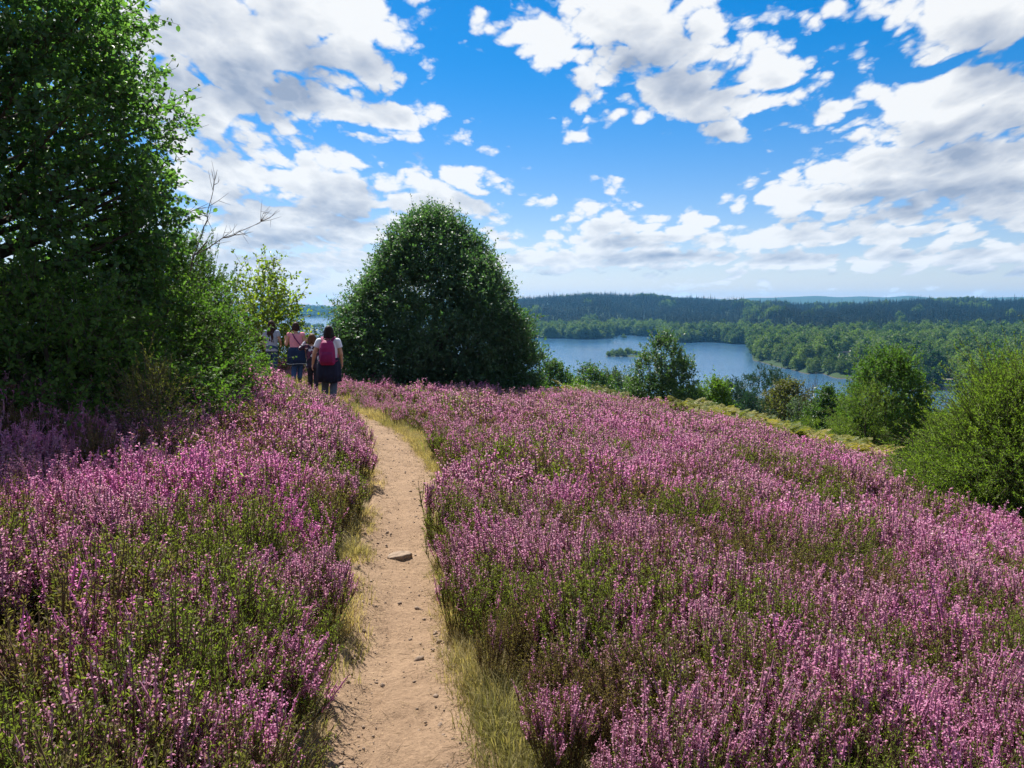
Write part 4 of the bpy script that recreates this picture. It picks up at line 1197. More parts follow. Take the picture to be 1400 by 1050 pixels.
# bright little sapling in the heather
c = hit(327, 664, .45); zg = float(near_base(c[0], c[1]))
e = empty('sapling', (c[0], c[1], zg)); rg = np.random.default_rng(3)
mb = MB(); tube(mb, np.array([[0, 0, -.03], [.01, 0, .3], [-.01, .01, c[2]-zg+.06]]), [.005, .004, .002], 5); mb.build('stem', M['heath_stem'], e)
mb = MB(); n = 16; P = np.c_[rg.normal(0, .028, n), rg.normal(0, .028, n), c[2]-zg+rg.uniform(-.06, .07, n)]
leaf_geo(mb, P, rg.normal(0, 1, (n, 3))+np.array([0, 0, .3]), rg.normal(0, 1, (n, 3))+np.array([0, -.5, 1]), .05, .026, 0, rg.uniform(.6, 1, n), 'round', .2)
mb.build('leaves', leaf_mat('sapling_leaf', (.10, .22, .01), (.25, .42, .02), .5, .45, .3), e)
tag(e, 'tiny sapling with vivid light-green leaves among the left heather', 'sapling')

# ------------------------------------------------------------------ bracken along the crest
M['bracken'] = leaf_mat('bracken_frond', (.085, .115, .022), (.27, .225, .06), .42, .6, .2, (1, 1, .4), inst=True)


def bracken(seed):
    rg = np.random.default_rng(seed); mb = MB()
    for i in range(7):
        a = rg.uniform(0, 6.28); ln = rg.uniform(.55, .9); s = np.linspace(0, 1, 15)
        x = s*ln*.75; z = .05+ln*(1.15*s-.60*s*s)
        P = np.c_[np.cos(a)*x, np.sin(a)*x, z]; T = unit(np.gradient(P, axis=0)); S = np.array([-math.sin(a), math.cos(a), 0])
        sticks(mb, P[:-1], P[1:], .004, .003)
        for sgn in (-1, 1):
            k = P[3:]; n = len(k)
            D = unit(S*sgn+T[3:]*.45+np.array([0, 0, -.15])); L = .24*np.sin(np.linspace(.45, 1, n)*math.pi)**.7*ln+.02
            leaf_geo(mb, k, D, np.tile([[0, 0, 1.]], (n, 1))+rg.normal(0, .3, (n, 3)), L, .06, 0, np.clip(rg.normal(.5, .25, n), 0, 1), 'rhomb', .15)
    return mb


pts = []
rg = np.random.default_rng(12)
n = 2000
px = np.r_[rg.uniform(760, 930, n//22), rg.uniform(930, 1195, n-n//22)]
yy = np.interp(px, BRX, BRY) + rg.normal(-1.1, 1.3, n)
x = (px-700)/F*yy*1.0
z = ground(x, yy)
s = rg.uniform(.5, 1.2, n)
scatter('bracken', [bracken(1), bracken(2), bracken(3)], np.c_[x, yy, z], np.c_[rg.normal(0, .15, n), rg.normal(0, .15, n), rg.uniform(0, 6.28, n)], np.c_[s, s, s], np.clip(vnoise(x*1.5, yy*1.5, 4)*1.1-.1+rg.normal(0, .22, n), 0, 1), rg.choice(3, n), [M['bracken']])
# ------------------------------------------------------------------ far woods
def far_broadleaf(seed, H=16.0, Rad=5.2, prof=ROUND):
    trs, cr = crown(seed, H, Rad, prof, .10, 60, .9, 6, 3, 1.35, 1.0, up=.4, lump=.28, inner=.55, shlen=1.3, spread=.7, twig=0, trunk_r=.28, nlimb=6, tone=0)
    mb = MB(); mb.merge(cr.arrays(), 0); mb.merge(trs[0].arrays(), 1); return mb


def far_conifer(seed, H=19.0, Rad=2.7):
    rg = np.random.default_rng(seed); mb = MB()
    n = 170; t = rg.uniform(0, 1, n)**.8; a = rg.uniform(0, 6.28, n)
    r = Rad*(1-t)**.85*rg.uniform(.65, 1.15, n)+.12
    P = np.c_[np.cos(a)*.1, np.sin(a)*.1, H*(.12+.86*t)]
    D = np.c_[np.cos(a), np.sin(a), rg.uniform(-.45, .05, n)+.5*(t > .9)]
    leaf_geo(mb, P, D, np.tile([[0, 0, 1.]], (n, 1))+rg.normal(0, .35, (n, 3)), r, np.maximum(.5, r*.6), 0, np.clip(rg.normal(.45, .2, n), 0, 1), 'rhomb', .1)
    tube(mb, np.array([[0, 0, -.5], [0, 0, H*.6], [0, 0, H*.99]]), [.22, .12, .03], 5, 1)
    return mb


BL = [far_broadleaf(101), far_broadleaf(102, 15, 4.6, BALL), far_broadleaf(103, 17, 4.4, ROUND), far_broadleaf(104, 12, 5.0, DOME)]
CF = [far_conifer(111), far_conifer(112, 17, 2.4), far_conifer(113, 21, 2.6)]


def polar(n, a0, a1, r0, r1, seed):
    rg = np.random.default_rng(seed)
    a = rg.uniform(a0, a1, n); r = np.sqrt(rg.uniform(r0*r0, r1*r1, n)); return a, r, rg


def spread_wood(name, protos, x, y, s, seed, mats, ivar=None):
    rg = np.random.default_rng(seed); n = len(x)
    z = ground(x, y)
    s2 = s*rg.uniform(.85, 1.15, n)
    iv = rg.uniform(0, 1, n) if ivar is None else ivar
    scatter(name, protos, np.c_[x, y, z-.2], np.c_[np.zeros(n), np.zeros(n), rg.uniform(0, 6.28, n)], np.c_[s2, s2, s], iv, rg.choice(len(protos), n), mats)


shore = lambda a: np.interp(a, FAR_AZ, FAR_R)*(1+(vnoise(a*60, a*0+1, 5)-.5)*.05)
BROAD_M = [M['far_leaf_i'], M['bark']]; CON_M = [M['far_conifer_i'], M['bark']]
# peninsula and the right-hand flats
a, r, rg = polar(5200, .285, .75, 430, 1330, 1)
dsh = r-shore(a)
house_az = azel(1157, 481)[0]
keep = (dsh > 1) & ((r < np.interp(a, ST_AZ, ST_R)+60) | (a < .30)) & ~((np.abs(a-house_az) < .011) & (r > 632) & (r < 660))
a, r, dsh = a[keep], r[keep], dsh[keep]
x, y = np.sin(a)*r, np.cos(a)*r
s = np.minimum(np.exp(rg.normal(-.06, .20, len(x))), 1.2)*(.62+.38*sstep(3, 40, dsh))
clear = np.abs(a-house_az) < .02
s = np.where((np.abs(a-house_az) < .013) & (r < 640), s*.66, s)
# nearest ones are trees of their own, copied from four grown ones
fr = np.argsort(dsh + r*.02 + np.where((a < .3) | (a > .60), 1e4, 0))[:210]
mass = np.ones(len(x), bool); mass[fr] = False
spread_wood('wood', BL, x[mass], y[mass], s[mass], 2, BROAD_M)
BLM = [b_.mesh('crown_shape', [M['far_leaf'], M['bark']]) for b_ in BL]
CFM = [b_.mesh('crown_shape', [M['pine'], M['bark']]) for b_ in CF]


def copies(name, label, cat, group, xs, ys, ss, seed, meshes):
    rg = np.random.default_rng(seed)
    zs = ground(np.asarray(xs), np.asarray(ys))
    for i in range(len(xs)):
        o = bpy.data.objects.new(name, meshes[int(rg.integers(0, len(meshes)))]); COL.objects.link(o)
        o.location = (xs[i], ys[i], zs[i]-.2); o.rotation_euler = (0, 0, rg.uniform(0, 6.28)); q = rg.uniform(.85, 1.2); o.scale = (ss[i]*q, ss[i]*q, ss[i])
        tag(o, label, cat, group)


copies('shore_tree', 'sunlit broadleaf tree at the edge of the wooded point across the lake', 'tree', 'trees along the wooded point', x[fr], y[fr], s[fr], 3, BLM)
# a few dark conifers standing in the point
for (px, rr, sc) in ((1040, 760, 1.0), (1197, 640, .95), (1182, 700, 1.05), (1120, 760, .9)):
    aa = math.atan((px-700)/F); copies('pine_tree', 'dark pointed conifer among the bright trees of the wooded point', 'tree', 'dark conifers of the wooded point', [math.sin(aa)*rr], [math.cos(aa)*rr], [sc], px, CFM)
# broadleaf belt along the far shore
a, r, rg = polar(5200, -.02, .31, 1000, 1420, 4)
dsh = r-shore(a); k = (dsh > 3) & (dsh < 110)
a, r, dsh = a[k], r[k], dsh[k]
# conifer hills
a2, r2, rg2 = polar(34000, -.05, .72, 1040, 2330, 5)
d2 = r2-shore(a2)
st = np.where(a2 > .295, np.interp(a2, ST_AZ, ST_R)-20, shore(a2)+75)
k = (r2 > st+rg2.normal(0, 25, len(r2))) & (rg2.uniform(size=len(r2)) < .85)
glade = fbm(a2*30, r2*.008, 8, 3) > .72
spread_wood('conifer_forest', CF, (np.sin(a2)*r2)[k & ~glade], (np.cos(a2)*r2)[k & ~glade], np.exp(rg2.normal(-.12, .17, int((k & ~glade).sum()))), 6, CON_M)
kg = k & glade
xx = np.r_[np.sin(a)*r, (np.sin(a2)*r2)[kg]]; yy = np.r_[np.cos(a)*r, (np.cos(a2)*r2)[kg]]
spread_wood('far_shore_wood', BL, xx, yy, np.random.default_rng(3).uniform(.75, 1.2, len(xx)), 7, BROAD_M)
# hills beyond the western arm of the lake
a, r, rg = polar(5200, -.36, -.05, 2000, 4750, 8)
d = r-shore(a); k = (d > 4) & ((d < 250) | (r > 4200) | (rg.uniform(size=len(r)) < .6))
spread_wood('distant_wood', BL, (np.sin(a)*r)[k], (np.cos(a)*r)[k], rg.uniform(.9, 1.3, int(k.sum())), 9, [M['far_leaf_i'], M['bark']])
# wooded lower bank on this side
a, r, rg = polar(900, -.15, .62, 95, 335, 10)
spread_wood('bank_wood', BL, np.sin(a)*r, np.cos(a)*r, rg.uniform(.38, .62, len(r)), 11, BROAD_M)

# islands
NM = [('wooded islet left of the small holly', 30, .40), ('tiny islets off the far shore', 3, .38), ('tiny islets off the far shore', 3, .38),
      ('small dark islets far off in the western arm', 7, .8), ('small dark islets far off in the western arm', 6, .8), ('dark wooded spit in the western arm', 20, 1.3)]
for i, (ix, iy, rx, ry, hg) in enumerate(ISL):
    rg = np.random.default_rng(200+i); n = NM[i][1]
    u = rg.uniform(-.92, .92, n); v = rg.uniform(-.8, .8, n)*np.sqrt(1-u*u)
    nm = NM[i][0]
    copies('islet_tree', 'bushy tree on the ' + nm, 'tree', 'trees of the ' + nm, ix+u*rx, iy+v*ry, NM[i][2]*rg.uniform(.7, 1.15, n)*(1-.35*np.abs(u)), 300+i, [BLM[3], BLM[1], BLM[0]])

# ------------------------------------------------------------------ house, jetty, boat
def house():
    a = house_az; r = 648; x, y = math.sin(a)*r, math.cos(a)*r; z = gz(x, y)+3.0
    e = empty('house', (x, y, z), -a+.25)
    wm = plain('white_render', (.78, .76, .72), .9, .1, .06, 2); rm = plain('slate_roof', (.16, .14, .14), .8, .2, .2, 2); gm = plain('window_glass', (.05, .06, .07), .1, .6, .1)
    mb = MB(); box(mb, (-5, -3.5, -4), (5, 3.5, 4.2)); mb.add([(-5, -3.5, 4.2), (-5, 3.5, 4.2), (-5, 0, 7), (5, -3.5, 4.2), (5, 3.5, 4.2), (5, 0, 7)], None, [(0, 1, 2), (3, 5, 4)]); mb.build('wall', wm, e)
    mb = MB()
    for sy in (-1, 1):
        V = np.array([(-5.4, sy*3.95, 3.9), (5.4, sy*3.95, 3.9), (5.4, 0, 7.1), (-5.4, 0, 7.1)], float); T = V+np.array([0, 0, .25])
        mb.add(np.r_[V, T], [(0, 1, 2, 3), (4, 5, 6, 7), (0, 1, 5, 4), (0, 3, 7, 4), (1, 2, 6, 5)])
    rf = mb.build('roof', rm, e)
    mb = MB(); box(mb, (2.6, -.4, 5.8), (3.4, .4, 8.2)); mb.build('chimney', wm, rf)
    for (wx, wz) in ((-3, 1), (0, 1), (3, 1), (-3, -1.8), (3, -1.8)):
        mb = MB(); box(mb, (wx-.55, -3.56, wz-.75), (wx+.55, -3.45, wz+.75)); mb.build('window', gm, e)
    tag(e, 'white-walled house half hidden among the trees of the wooded point', 'house')


house()


def jetty():
    p = at(1301, 521, 1000); y = 50*1000/(EYE-p[2]); p = at(1301, 521, y)
    e = empty('jetty', (p[0], p[1], LAKE), -.12)
    wd = plain('jetty_planks', (.50, .48, .46), .8, .2, .2, 3); dk = plain('jetty_beam', (.045, .04, .035), .9, .1, .2, 3)
    mb = MB(); box(mb, (-9, -1.1, 1.15), (9, 1.1, 1.3)); mb.build('deck', wd, e)
    mb = MB(); box(mb, (-8.9, -1.05, .55), (8.9, -.8, 1.147)); box(mb, (-8.9, .8, .55), (8.9, 1.05, 1.147)); mb.build('beam', dk, e)
    for i in range(6):
        for sy in (-.9, .9):
            mb = MB(); tube(mb, np.array([[-8.2+i*3.28, sy, -2.5], [-8.2+i*3.28, sy, 1.12]]), [.16, .16], 8); mb.build('post', dk, e)
    tag(e, 'dark wooden jetty over the small bay behind the juniper', 'jetty')
    q = at(1294, 531.5, 1000); y = 50*1000/(EYE-q[2]); q = at(1294, 531.5, y)
    b = empty('boat', (q[0], q[1], LAKE), .3)
    mb = MB(); L, W = 2.7, 1.0; V = []; K = 13
    for j, zz in enumerate((-.25, .1, .75)):
        for i in range(K):
            u = i/(K-1)*2-1; w = W*(1-max(0, u)**2.2)*(.72+.14*j)*(1 if u > -.98 else .9)
            V.append((u*L*(.92+.04*j), -w, zz+.18*max(0, u)**2)); V.append((u*L*(.92+.04*j), w, zz+.18*max(0, u)**2))
    Q = []
    for j in range(2):
        for i in range(K-1):
            for sd in (0, 1):
                a0 = (j*K+i)*2+sd; a1 = (j*K+i+1)*2+sd; Q.append((a0, a1, a1+2*K, a0+2*K))
        Q.append((j*K*2, j*K*2+1, (j+1)*K*2+1, (j+1)*K*2))
    for i in range(K-1): Q.append((i*2, (i+1)*2, (i+1)*2+1, i*2+1))
    for i in range(K-1): Q.append(((K+i)*2, (K+i+1)*2, (K+i+1)*2+1, (K+i)*2+1))
    mb.add(V, Q); wh = plain('white_hull', (.82, .82, .80), .35, .5, .05, 3)
    mb.build('hull', wh, b)
    mb = MB(); box(mb, (-1.0, -.62, .5), (.7, .62, 1.25)); box(mb, (-1.15, -.72, 1.25), (.8, .72, 1.33)); mb.build('cabin', wh, b)
    mb = MB(); box(mb, (-.8, -.635, .85), (.5, .635, 1.12)); mb.build('window', plain('boat_glass', (.03, .04, .05), .1, .6, .1), b)
    tag(b, 'small white cabin boat moored just in front of the jetty', 'boat')


jetty()

# ------------------------------------------------------------------ people
SKIN = plain('skin', (.52, .30, .20), .55, .35, .08, 20)
HAIRD = plain('dark_hair', (.020, .013, .012), .6, .15, .4, 90)
HAIRB = plain('brown_hair', (.042, .019, .014), .6, .15, .4, 90)
HAIRR = plain('reddish_hair', (.10, .045, .022), .6, .15, .4, 90)


def rcone(mb, p0, p1, r0, r1, n=14):
    p0 = np.asarray(p0, float); p1 = np.asarray(p1, float); d = p1-p0; L = np.linalg.norm(d); d = d/max(L, 1e-6)
    x = np.cross(d, [.31, .17, .93]); x /= np.linalg.norm(x); y = np.cross(d, x)
    rings = [(p0-d*r0, 1e-4), (p0-d*r0*.8, r0*.6), (p0-d*r0*.45, r0*.893), (p0, r0), (p1, r1), (p1+d*r1*.45, r1*.893), (p1+d*r1*.8, r1*.6), (p1+d*r1, 1e-4)]
    loft_rings(mb, [(c, x*r, y*r) for c, r in rings], n)


def loft_rings(mb, rings, n=16):
    a = np.arange(n)*2*math.pi/n
    V = np.concatenate([np.asarray(c)[None]+np.cos(a)[:, None]*np.asarray(u)[None]+np.sin(a)[:, None]*np.asarray(v)[None] for c, u, v in rings])
    Q = [(i*n+k, i*n+(k+1) % n, (i+1)*n+(k+1) % n, (i+1)*n+k) for i in range(len(rings)-1) for k in range(n)]
    c0 = len(V); V = np.r_[V, [np.asarray(rings[0][0])], [np.asarray(rings[-1][0])]]; m = (len(rings)-1)*n
    T = [(c0, (k+1) % n, k) for k in range(n)]+[(c0+1, m+k, m+(k+1) % n) for k in range(n)]
    mb.add(V, Q, T)


def cuff(mb, p0, p1, r0, r1, n=16):
    p0 = np.asarray(p0, float); p1 = np.asarray(p1, float); d = unit(p1-p0)
    x = unit(np.cross(d, [.31, .17, .93])); y = np.cross(d, x)
    loft_rings(mb, [(p0, x*r0, y*r0), ((p0+p1)/2, x*(r0+r1)/2, y*(r0+r1)/2), (p1, x*r1, y*r1)], n)


def ell(mb, c, r, n=16, tilt=0.0):
    rings = []
    for k in range(10):
        ph = math.pi*(k/9); z = -math.cos(ph); s = max(math.sin(ph), 1e-4)
        u = np.array([r[0]*s, 0, 0]); v = np.array([0, r[1]*s, 0])
        cc = np.array([c[0], c[1]+z*r[2]*math.sin(tilt), c[2]+z*r[2]*math.cos(tilt)]); rings.append((cc, u, v))
    loft_rings(mb, rings, n)


def trunkloft(mb, secs, n=24, wave=0.0, nw=9, seed=0):
    """(x, y, z, half width, half depth) cross-sections; wave ripples the cloth"""
    a = np.arange(n)*2*math.pi/n; V = []
    for i, (cx, cy, cz, rx, ry) in enumerate(secs):
        w = 1+wave*(i/(len(secs)-1))*(np.sin(a*nw+seed)+.5*np.sin(a*(nw*2-3)+seed*2+i*.6))
        zz = cz+wave*.12*(i/(len(secs)-1))*np.sin(a*3+seed)
        V.append(np.stack([cx+np.cos(a)*rx*w, cy+np.sin(a)*ry*w, np.broadcast_to(zz, a.shape)], 1))
    V = np.concatenate(V); m = len(secs)
    Q = [(i*n+k, i*n+(k+1) % n, (i+1)*n+(k+1) % n, (i+1)*n+k) for i in range(m-1) for k in range(n)]
    c0 = len(V); V = np.r_[V, [secs[0][:3]], [secs[-1][:3]]]
    T = [(c0, (k+1) % n, k) for k in range(n)]+[(c0+1, (m-1)*n+k, (m-1)*n+(k+1) % n) for k in range(n)]
    mb.add(V, Q, T)


def fuse(mb, name, mat, parent, vox=.008, it=4):
    o = mb.build(name, mat, parent, smooth=True)
    r = o.modifiers.new('one surface', 'REMESH'); r.mode = 'VOXEL'; r.voxel_size = vox; r.use_smooth_shade = True
    s = o.modifiers.new('soften', 'SMOOTH'); s.factor = .5; s.iterations = it
    return o


def hand(mb, w, d, pn, side):
    """palm and five bent fingers; w wrist, d pointing direction, pn palm normal"""
    d = unit(np.asarray(d, float)); pn = np.asarray(pn, float); pn = unit(pn-d*np.dot(pn, d)); s = np.cross(d, pn)*side
    for k in (-.022, -.007, .008, .022):
        rcone(mb, w+d*.015+s*k*.7, w+d*.080+s*k, .015, .0115, 10)
    for k, ln in ((-.027, .058), (-.009, .072), (.009, .078), (.027, .070)):
        b = w+d*.085+s*k; m = b+unit(d+pn*.28)*ln*.5; t = m+unit(d+pn*.85)*ln*.5
        rcone(mb, b, m, .0092, .0085, 8); rcone(mb, m, t, .0085, .0072, 8)
    b = w+d*.03+s*.026; m = b+unit(d*.6+s*.8+pn*.2)*.038; t = m+unit(d*.9+s*.25+pn*.3)*.032
    rcone(mb, b, m, .0125, .0105, 8); rcone(mb, m, t, .0105, .0085, 8)


def body(J, e, girth=1.0, headturn=0.0):
    mb = MB(); A = {k: np.asarray(v, float) for k, v in J.items()}
    g = girth
    trunkloft(mb, [(A['pelvis'][0], A['pelvis'][1], A['pelvis'][2]-.09, .13*g, .10*g), (*A['pelvis'], .165*g, .115*g), (*(A['pelvis']*.6+A['chest']*.4), .135*g, .098*g), (*A['chest'], .155*g, .112*g), (*(A['chest']*.35+A['neck']*.65), .135*g, .085*g), (*A['neck'], .055, .055)])
    rcone(mb, A['neck']-np.array([0, 0, .03]), A['head']-np.array([0, 0, .06]), .052, .048)
    h = A['head']
    ell(mb, h+np.array([0, 0, .012]), (.074, .092, .108)); c, s = math.cos(headturn), math.sin(headturn)
    f = np.array([-s, c, 0]); sd = np.array([c, s, 0])
    ell(mb, h+f*.030-np.array([0, 0, .055]), (.052, .060, .060))
    rcone(mb, h+f*.086+np.array([0, 0, .018]), h+f*.104-np.array([0, 0, .020]), .009, .014, 8)
    rcone(mb, h+f*.080-np.array([0, 0, .052])-sd*.018, h+f*.080-np.array([0, 0, .052])+sd*.018, .009, .009, 8)
    rcone(mb, h+f*.070-np.array([0, 0, .092]), h+f*.074-np.array([0, 0, .092]), .02, .018, 8)
    for q in (-1, 1):
        ell(mb, h+sd*q*.078-f*.005+np.array([0, 0, -.005]), (.013, .020, .032), 10)
        rcone(mb, h+f*.078+sd*q*.034+np.array([0, 0, .028]), h+f*.082+sd*q*.012+np.array([0, 0, .030]), .008, .008, 8)
    for q in ('L', 'R'):
        sg = -1 if q == 'L' else 1
        rcone(mb, A['chest']*.3+A['neck']*.7, A['sh'+q], .06*g, .056*g)
        rcone(mb, A['sh'+q], A['el'+q], .050*g, .039*g); rcone(mb, A['el'+q], A['wr'+q], .039*g, .025)
        hd = J.get('hd'+q, A['wr'+q]-A['el'+q]); hand(mb, A['wr'+q], hd, J.get('pn'+q, (-sg, .3, 0)), sg)
        rcone(mb, A['hip'+q], A['kn'+q], .082*g, .055*g); rcone(mb, A['kn'+q], A['kn'+q]*.65+A['an'+q]*.35, .054*g, .055*g); rcone(mb, A['kn'+q]*.65+A['an'+q]*.35, A['an'+q], .055*g, .034)
        an = A['an'+q]; rcone(mb, an+np.array([0, -.03, -.035]), an+np.array([0, .14, -.045]), .036, .030)
    o = fuse(mb, 'body', SKIN, e, .0062, 3)
    eb = MB()
    for q in (-1, 1): ell(eb, h+f*.082+sd*q*.031+np.array([0, 0, .014]), (.012, .012, .009), 10)
    eb.build('eyes', plain('eye_white', (.6, .58, .55), .2, .5, .05), e)
    return A


def trousers(A, e, mat, g=1.0, end=.0, top=.02):
    mb = MB(); p = A['pelvis']
    trunkloft(mb, [(p[0], p[1], p[2]-.11, .15*g, .115*g), (*p, .178*g, .13*g), (p[0], p[1], p[2]+.09+top, .155*g, .115*g)])
    for q in ('L', 'R'):
        k, a = A['kn'+q], A['an'+q]
        cuff(mb, A['hip'+q]+np.array([0, 0, .03]), k, .098*g, .074*g); rcone(mb, k, k, .074*g, .074*g); cuff(mb, k, a+np.array([0, 0, .03+end]), .074*g, .062*g)
    return fuse(mb, 'trousers', mat, e, .009, 4)


def shoes(A, e, mat):
    for q in ('L', 'R'):
        mb = MB(); a = A['an'+q]
        rcone(mb, a+np.array([0, -.035, -.03]), a+np.array([0, .12, -.045]), .048, .042); rcone(mb, a+np.array([0, -.02, .02]), a+np.array([0, 0, -.03]), .045, .045)
        fuse(mb, 'shoe', mat, e, .009, 3)


def tee(A, e, mat, g=1.0, sleeve=.5, vneck=0, name='shirt', hem=-.02, fullsleeve=False):
    mb = MB(); p, c, n = A['pelvis'], A['chest'], A['neck']
    w = p*.6+c*.4; u = c*.35+n*.65
    trunkloft(mb, [(p[0], p[1], p[2]+hem, .178*g, .128*g), (w[0], w[1], w[2], .158*g, .116*g), (c[0], c[1], c[2], .172*g, .126*g), (u[0], u[1], u[2], .158*g, .100*g), (n[0], n[1], n[2]-.035, .095, .075)])
    for q in ('L', 'R'):
        s, l = A['sh'+q], A['el'+q]
        rcone(mb, c*.3+n*.7-np.array([0, 0, .02]), s, .062*g, .064*g)
        if sleeve: cuff(mb, s, s+(l-s)*sleeve, .066*g, .068*g)
        if fullsleeve: rcone(mb, s, l, .062*g, .052*g); cuff(mb, l, A['wr'+q], .052*g, .042)
    return fuse(mb, name, mat, e, .009, 4)


def tied_jacket(A, e, mat, g=1.0, drop=.42, seed=1, open_front=True):
    mb = MB(); p = A['pelvis']; z = p[2]+.07
    trunkloft(mb, [(p[0], p[1], z+.03, .165*g, .125*g), (p[0], p[1], z, .185*g, .145*g), (p[0], p[1]-.01, z-.12, .205*g, .155*g), (p[0], p[1]-.015, z-.28, .215*g, .165*g), (p[0]-.005, p[1]-.015, z-drop, .215*g, .165*g)], 60, .055, 8, seed)
    o = mb.build('jacket', mat, e, smooth=True)
    mb = MB()
    for sx in (-1, 1):
        rcone(mb, (p[0]+sx*.12, p[1]+.11*g, z-.0), (p[0]+sx*.015, p[1]+.16*g, z-.02), .035, .035)
        rcone(mb, (p[0]+sx*.015, p[1]+.16*g, z-.02), (p[0]+sx*.05, p[1]+.19*g, z-.30), .035, .026)
    fuse(mb, 'jacket_sleeves', mat, e, .01, 3)
    return o


def hair_cap(mb, h, f, sd, grow=.014):
    ell(mb, h+np.array([0, 0, .022])-f*.014, (.078+grow*.8, .090+grow, .104+grow))
    ell(mb, h-f*.035+np.array([0, 0, -.02]), (.076+grow*.6, .068+grow, .085))


def strands(mb, h, f, sd, n, length, seed, r=.010, back=.75, sway=.02):
    rg = np.random.default_rng(seed)
    for i in range(n):
        a = rg.uniform(-math.pi*back, math.pi*back)
        dr = -f*math.cos(a)+sd*math.sin(a)
        p0 = h+np.array([0, 0, .085])+dr*.035; p1 = h+np.array([0, 0, .03])+dr*np.array([.09, .10, 0]); p2 = h+np.array([0, 0, -.06])+dr*np.array([.092, .10, 0])+rg.normal(0, .006, 3)
        P = [p0, p1, p2]; L = length*rg.uniform(.8, 1.05); k = max(1, int(L/.08))
        cur = p2
        for j in range(k):
            cur = cur+np.array([0, 0, -L/k])+np.append(rg.normal(0, sway, 2), 0)-f*.004+sd*math.sin(a)*.002; P.append(cur)
        P = np.array(P); rr = r*np.r_[.7, 1, np.linspace(1, .35, len(P)-2)]
        tube(mb, P, rr, 6)


def ring(a): return np.array([-math.sin(a), math.cos(a), 0]), np.array([math.cos(a), math.sin(a), 0])


def stand(px, d, name='person'):
    x = (px-700)/F*d; y = d
    return np.array([x, y, gz(x, y)-.01])


# --- 1: woman with the magenta backpack
def walker_backpack():
    b = stand(449, 15.9); e = empty('person', b, .10)
    J = dict(pelvis=(0, 0, .87), chest=(0, .01, 1.15), neck=(0, .0, 1.36), head=(.01, .02, 1.50),
             shL=(-.185, 0, 1.31), elL=(-.285, -.03, 1.06), wrL=(-.335, .06, .84), shR=(.185, 0, 1.31), elR=(.25, .01, 1.05), wrR=(.25, .14, .84),
             hdL=(-.25, .35, -.9), hipL=(-.09, 0, .84), knL=(-.10, .13, .47), anL=(-.10, .02, .09), hipR=(.09, 0, .84), knR=(.09, .03, .46), anR=(.09, -.20, .11))
    A = body(J, e, 1.08)
    trousers(A, e, plain('grey_trousers', (.085, .10, .13), .85, .2, .3, 25, .3), 1.08)
    shoes(A, e, plain('dark_shoe', (.06, .055, .05), .8, .2, .2))
    tee(A, e, plain('white_tshirt', (.72, .74, .80), .9, .2, .06, 20, .25), 1.10, .52)
    tied_jacket(A, e, plain('navy_jacket', (.012, .014, .035), .8, .25, .3, 20, .4), 1.16, .47, 2)
    h = A['head']; f, sd = ring(.1); mb = MB(); hair_cap(mb, h, f, sd, .018); strands(mb, h, f, sd, 70, .075, 4, .015, .72, .006); fuse(mb, 'hair', HAIRD, e, .009, 2)
    tag(e, 'woman walking away in white t-shirt with a dark jacket tied round her waist', 'person')
    # backpack
    k = empty('backpack', b, .10); pk = plain('magenta_nylon', (.27, .005, .088), .6, .35, .2, 18, .35); dk = plain('plum_webbing', (.20, .006, .075), .7, .3, .2, 18)
    mb = MB(); trunkloft(mb, [(0, -.185, .83, .125, .055), (0, -.205, .87, .158, .088), (0, -.215, 1.02, .166, .105), (0, -.205, 1.18, .156, .092), (0, -.175, 1.29, .125, .068), (0, -.15, 1.335, .08, .04)], 32)
    bp = fuse(mb, 'bag', pk, k, .009, 3)
    mb = MB(); trunkloft(mb, [(0, -.30, .87, .11, .02), (0, -.315, .92, .128, .034), (0, -.315, 1.05, .125, .034), (0, -.30, 1.10, .105, .02)], 28); mb.build('pocket', dk, k, smooth=True)
    mb = MB(); tube(mb, np.array([[-.04, -.13, 1.33], [-.035, -.145, 1.375], [.035, -.145, 1.375], [.04, -.13, 1.33]]), [.010]*4, 6); mb.build('handle', dk, k)
    for sx in (-1, 1):
        mb = MB(); P = np.array([[sx*.085, -.15, 1.30], [sx*.115, -.085, 1.375], [sx*.125, .03, 1.395], [sx*.125, .125, 1.30], [sx*.13, .165, 1.12], [sx*.165, .10, .98], [sx*.175, -.06, .92], [sx*.14, -.17, .90]])
        for q in (-.016, 0, .016): tube(mb, P+np.array([q, 0, 0]), [.012]*8, 6)
        mb.build('strap', dk, k, smooth=True)
    tag(k, "magenta backpack on the white t-shirt woman's back", 'backpack')


walker_backpack()


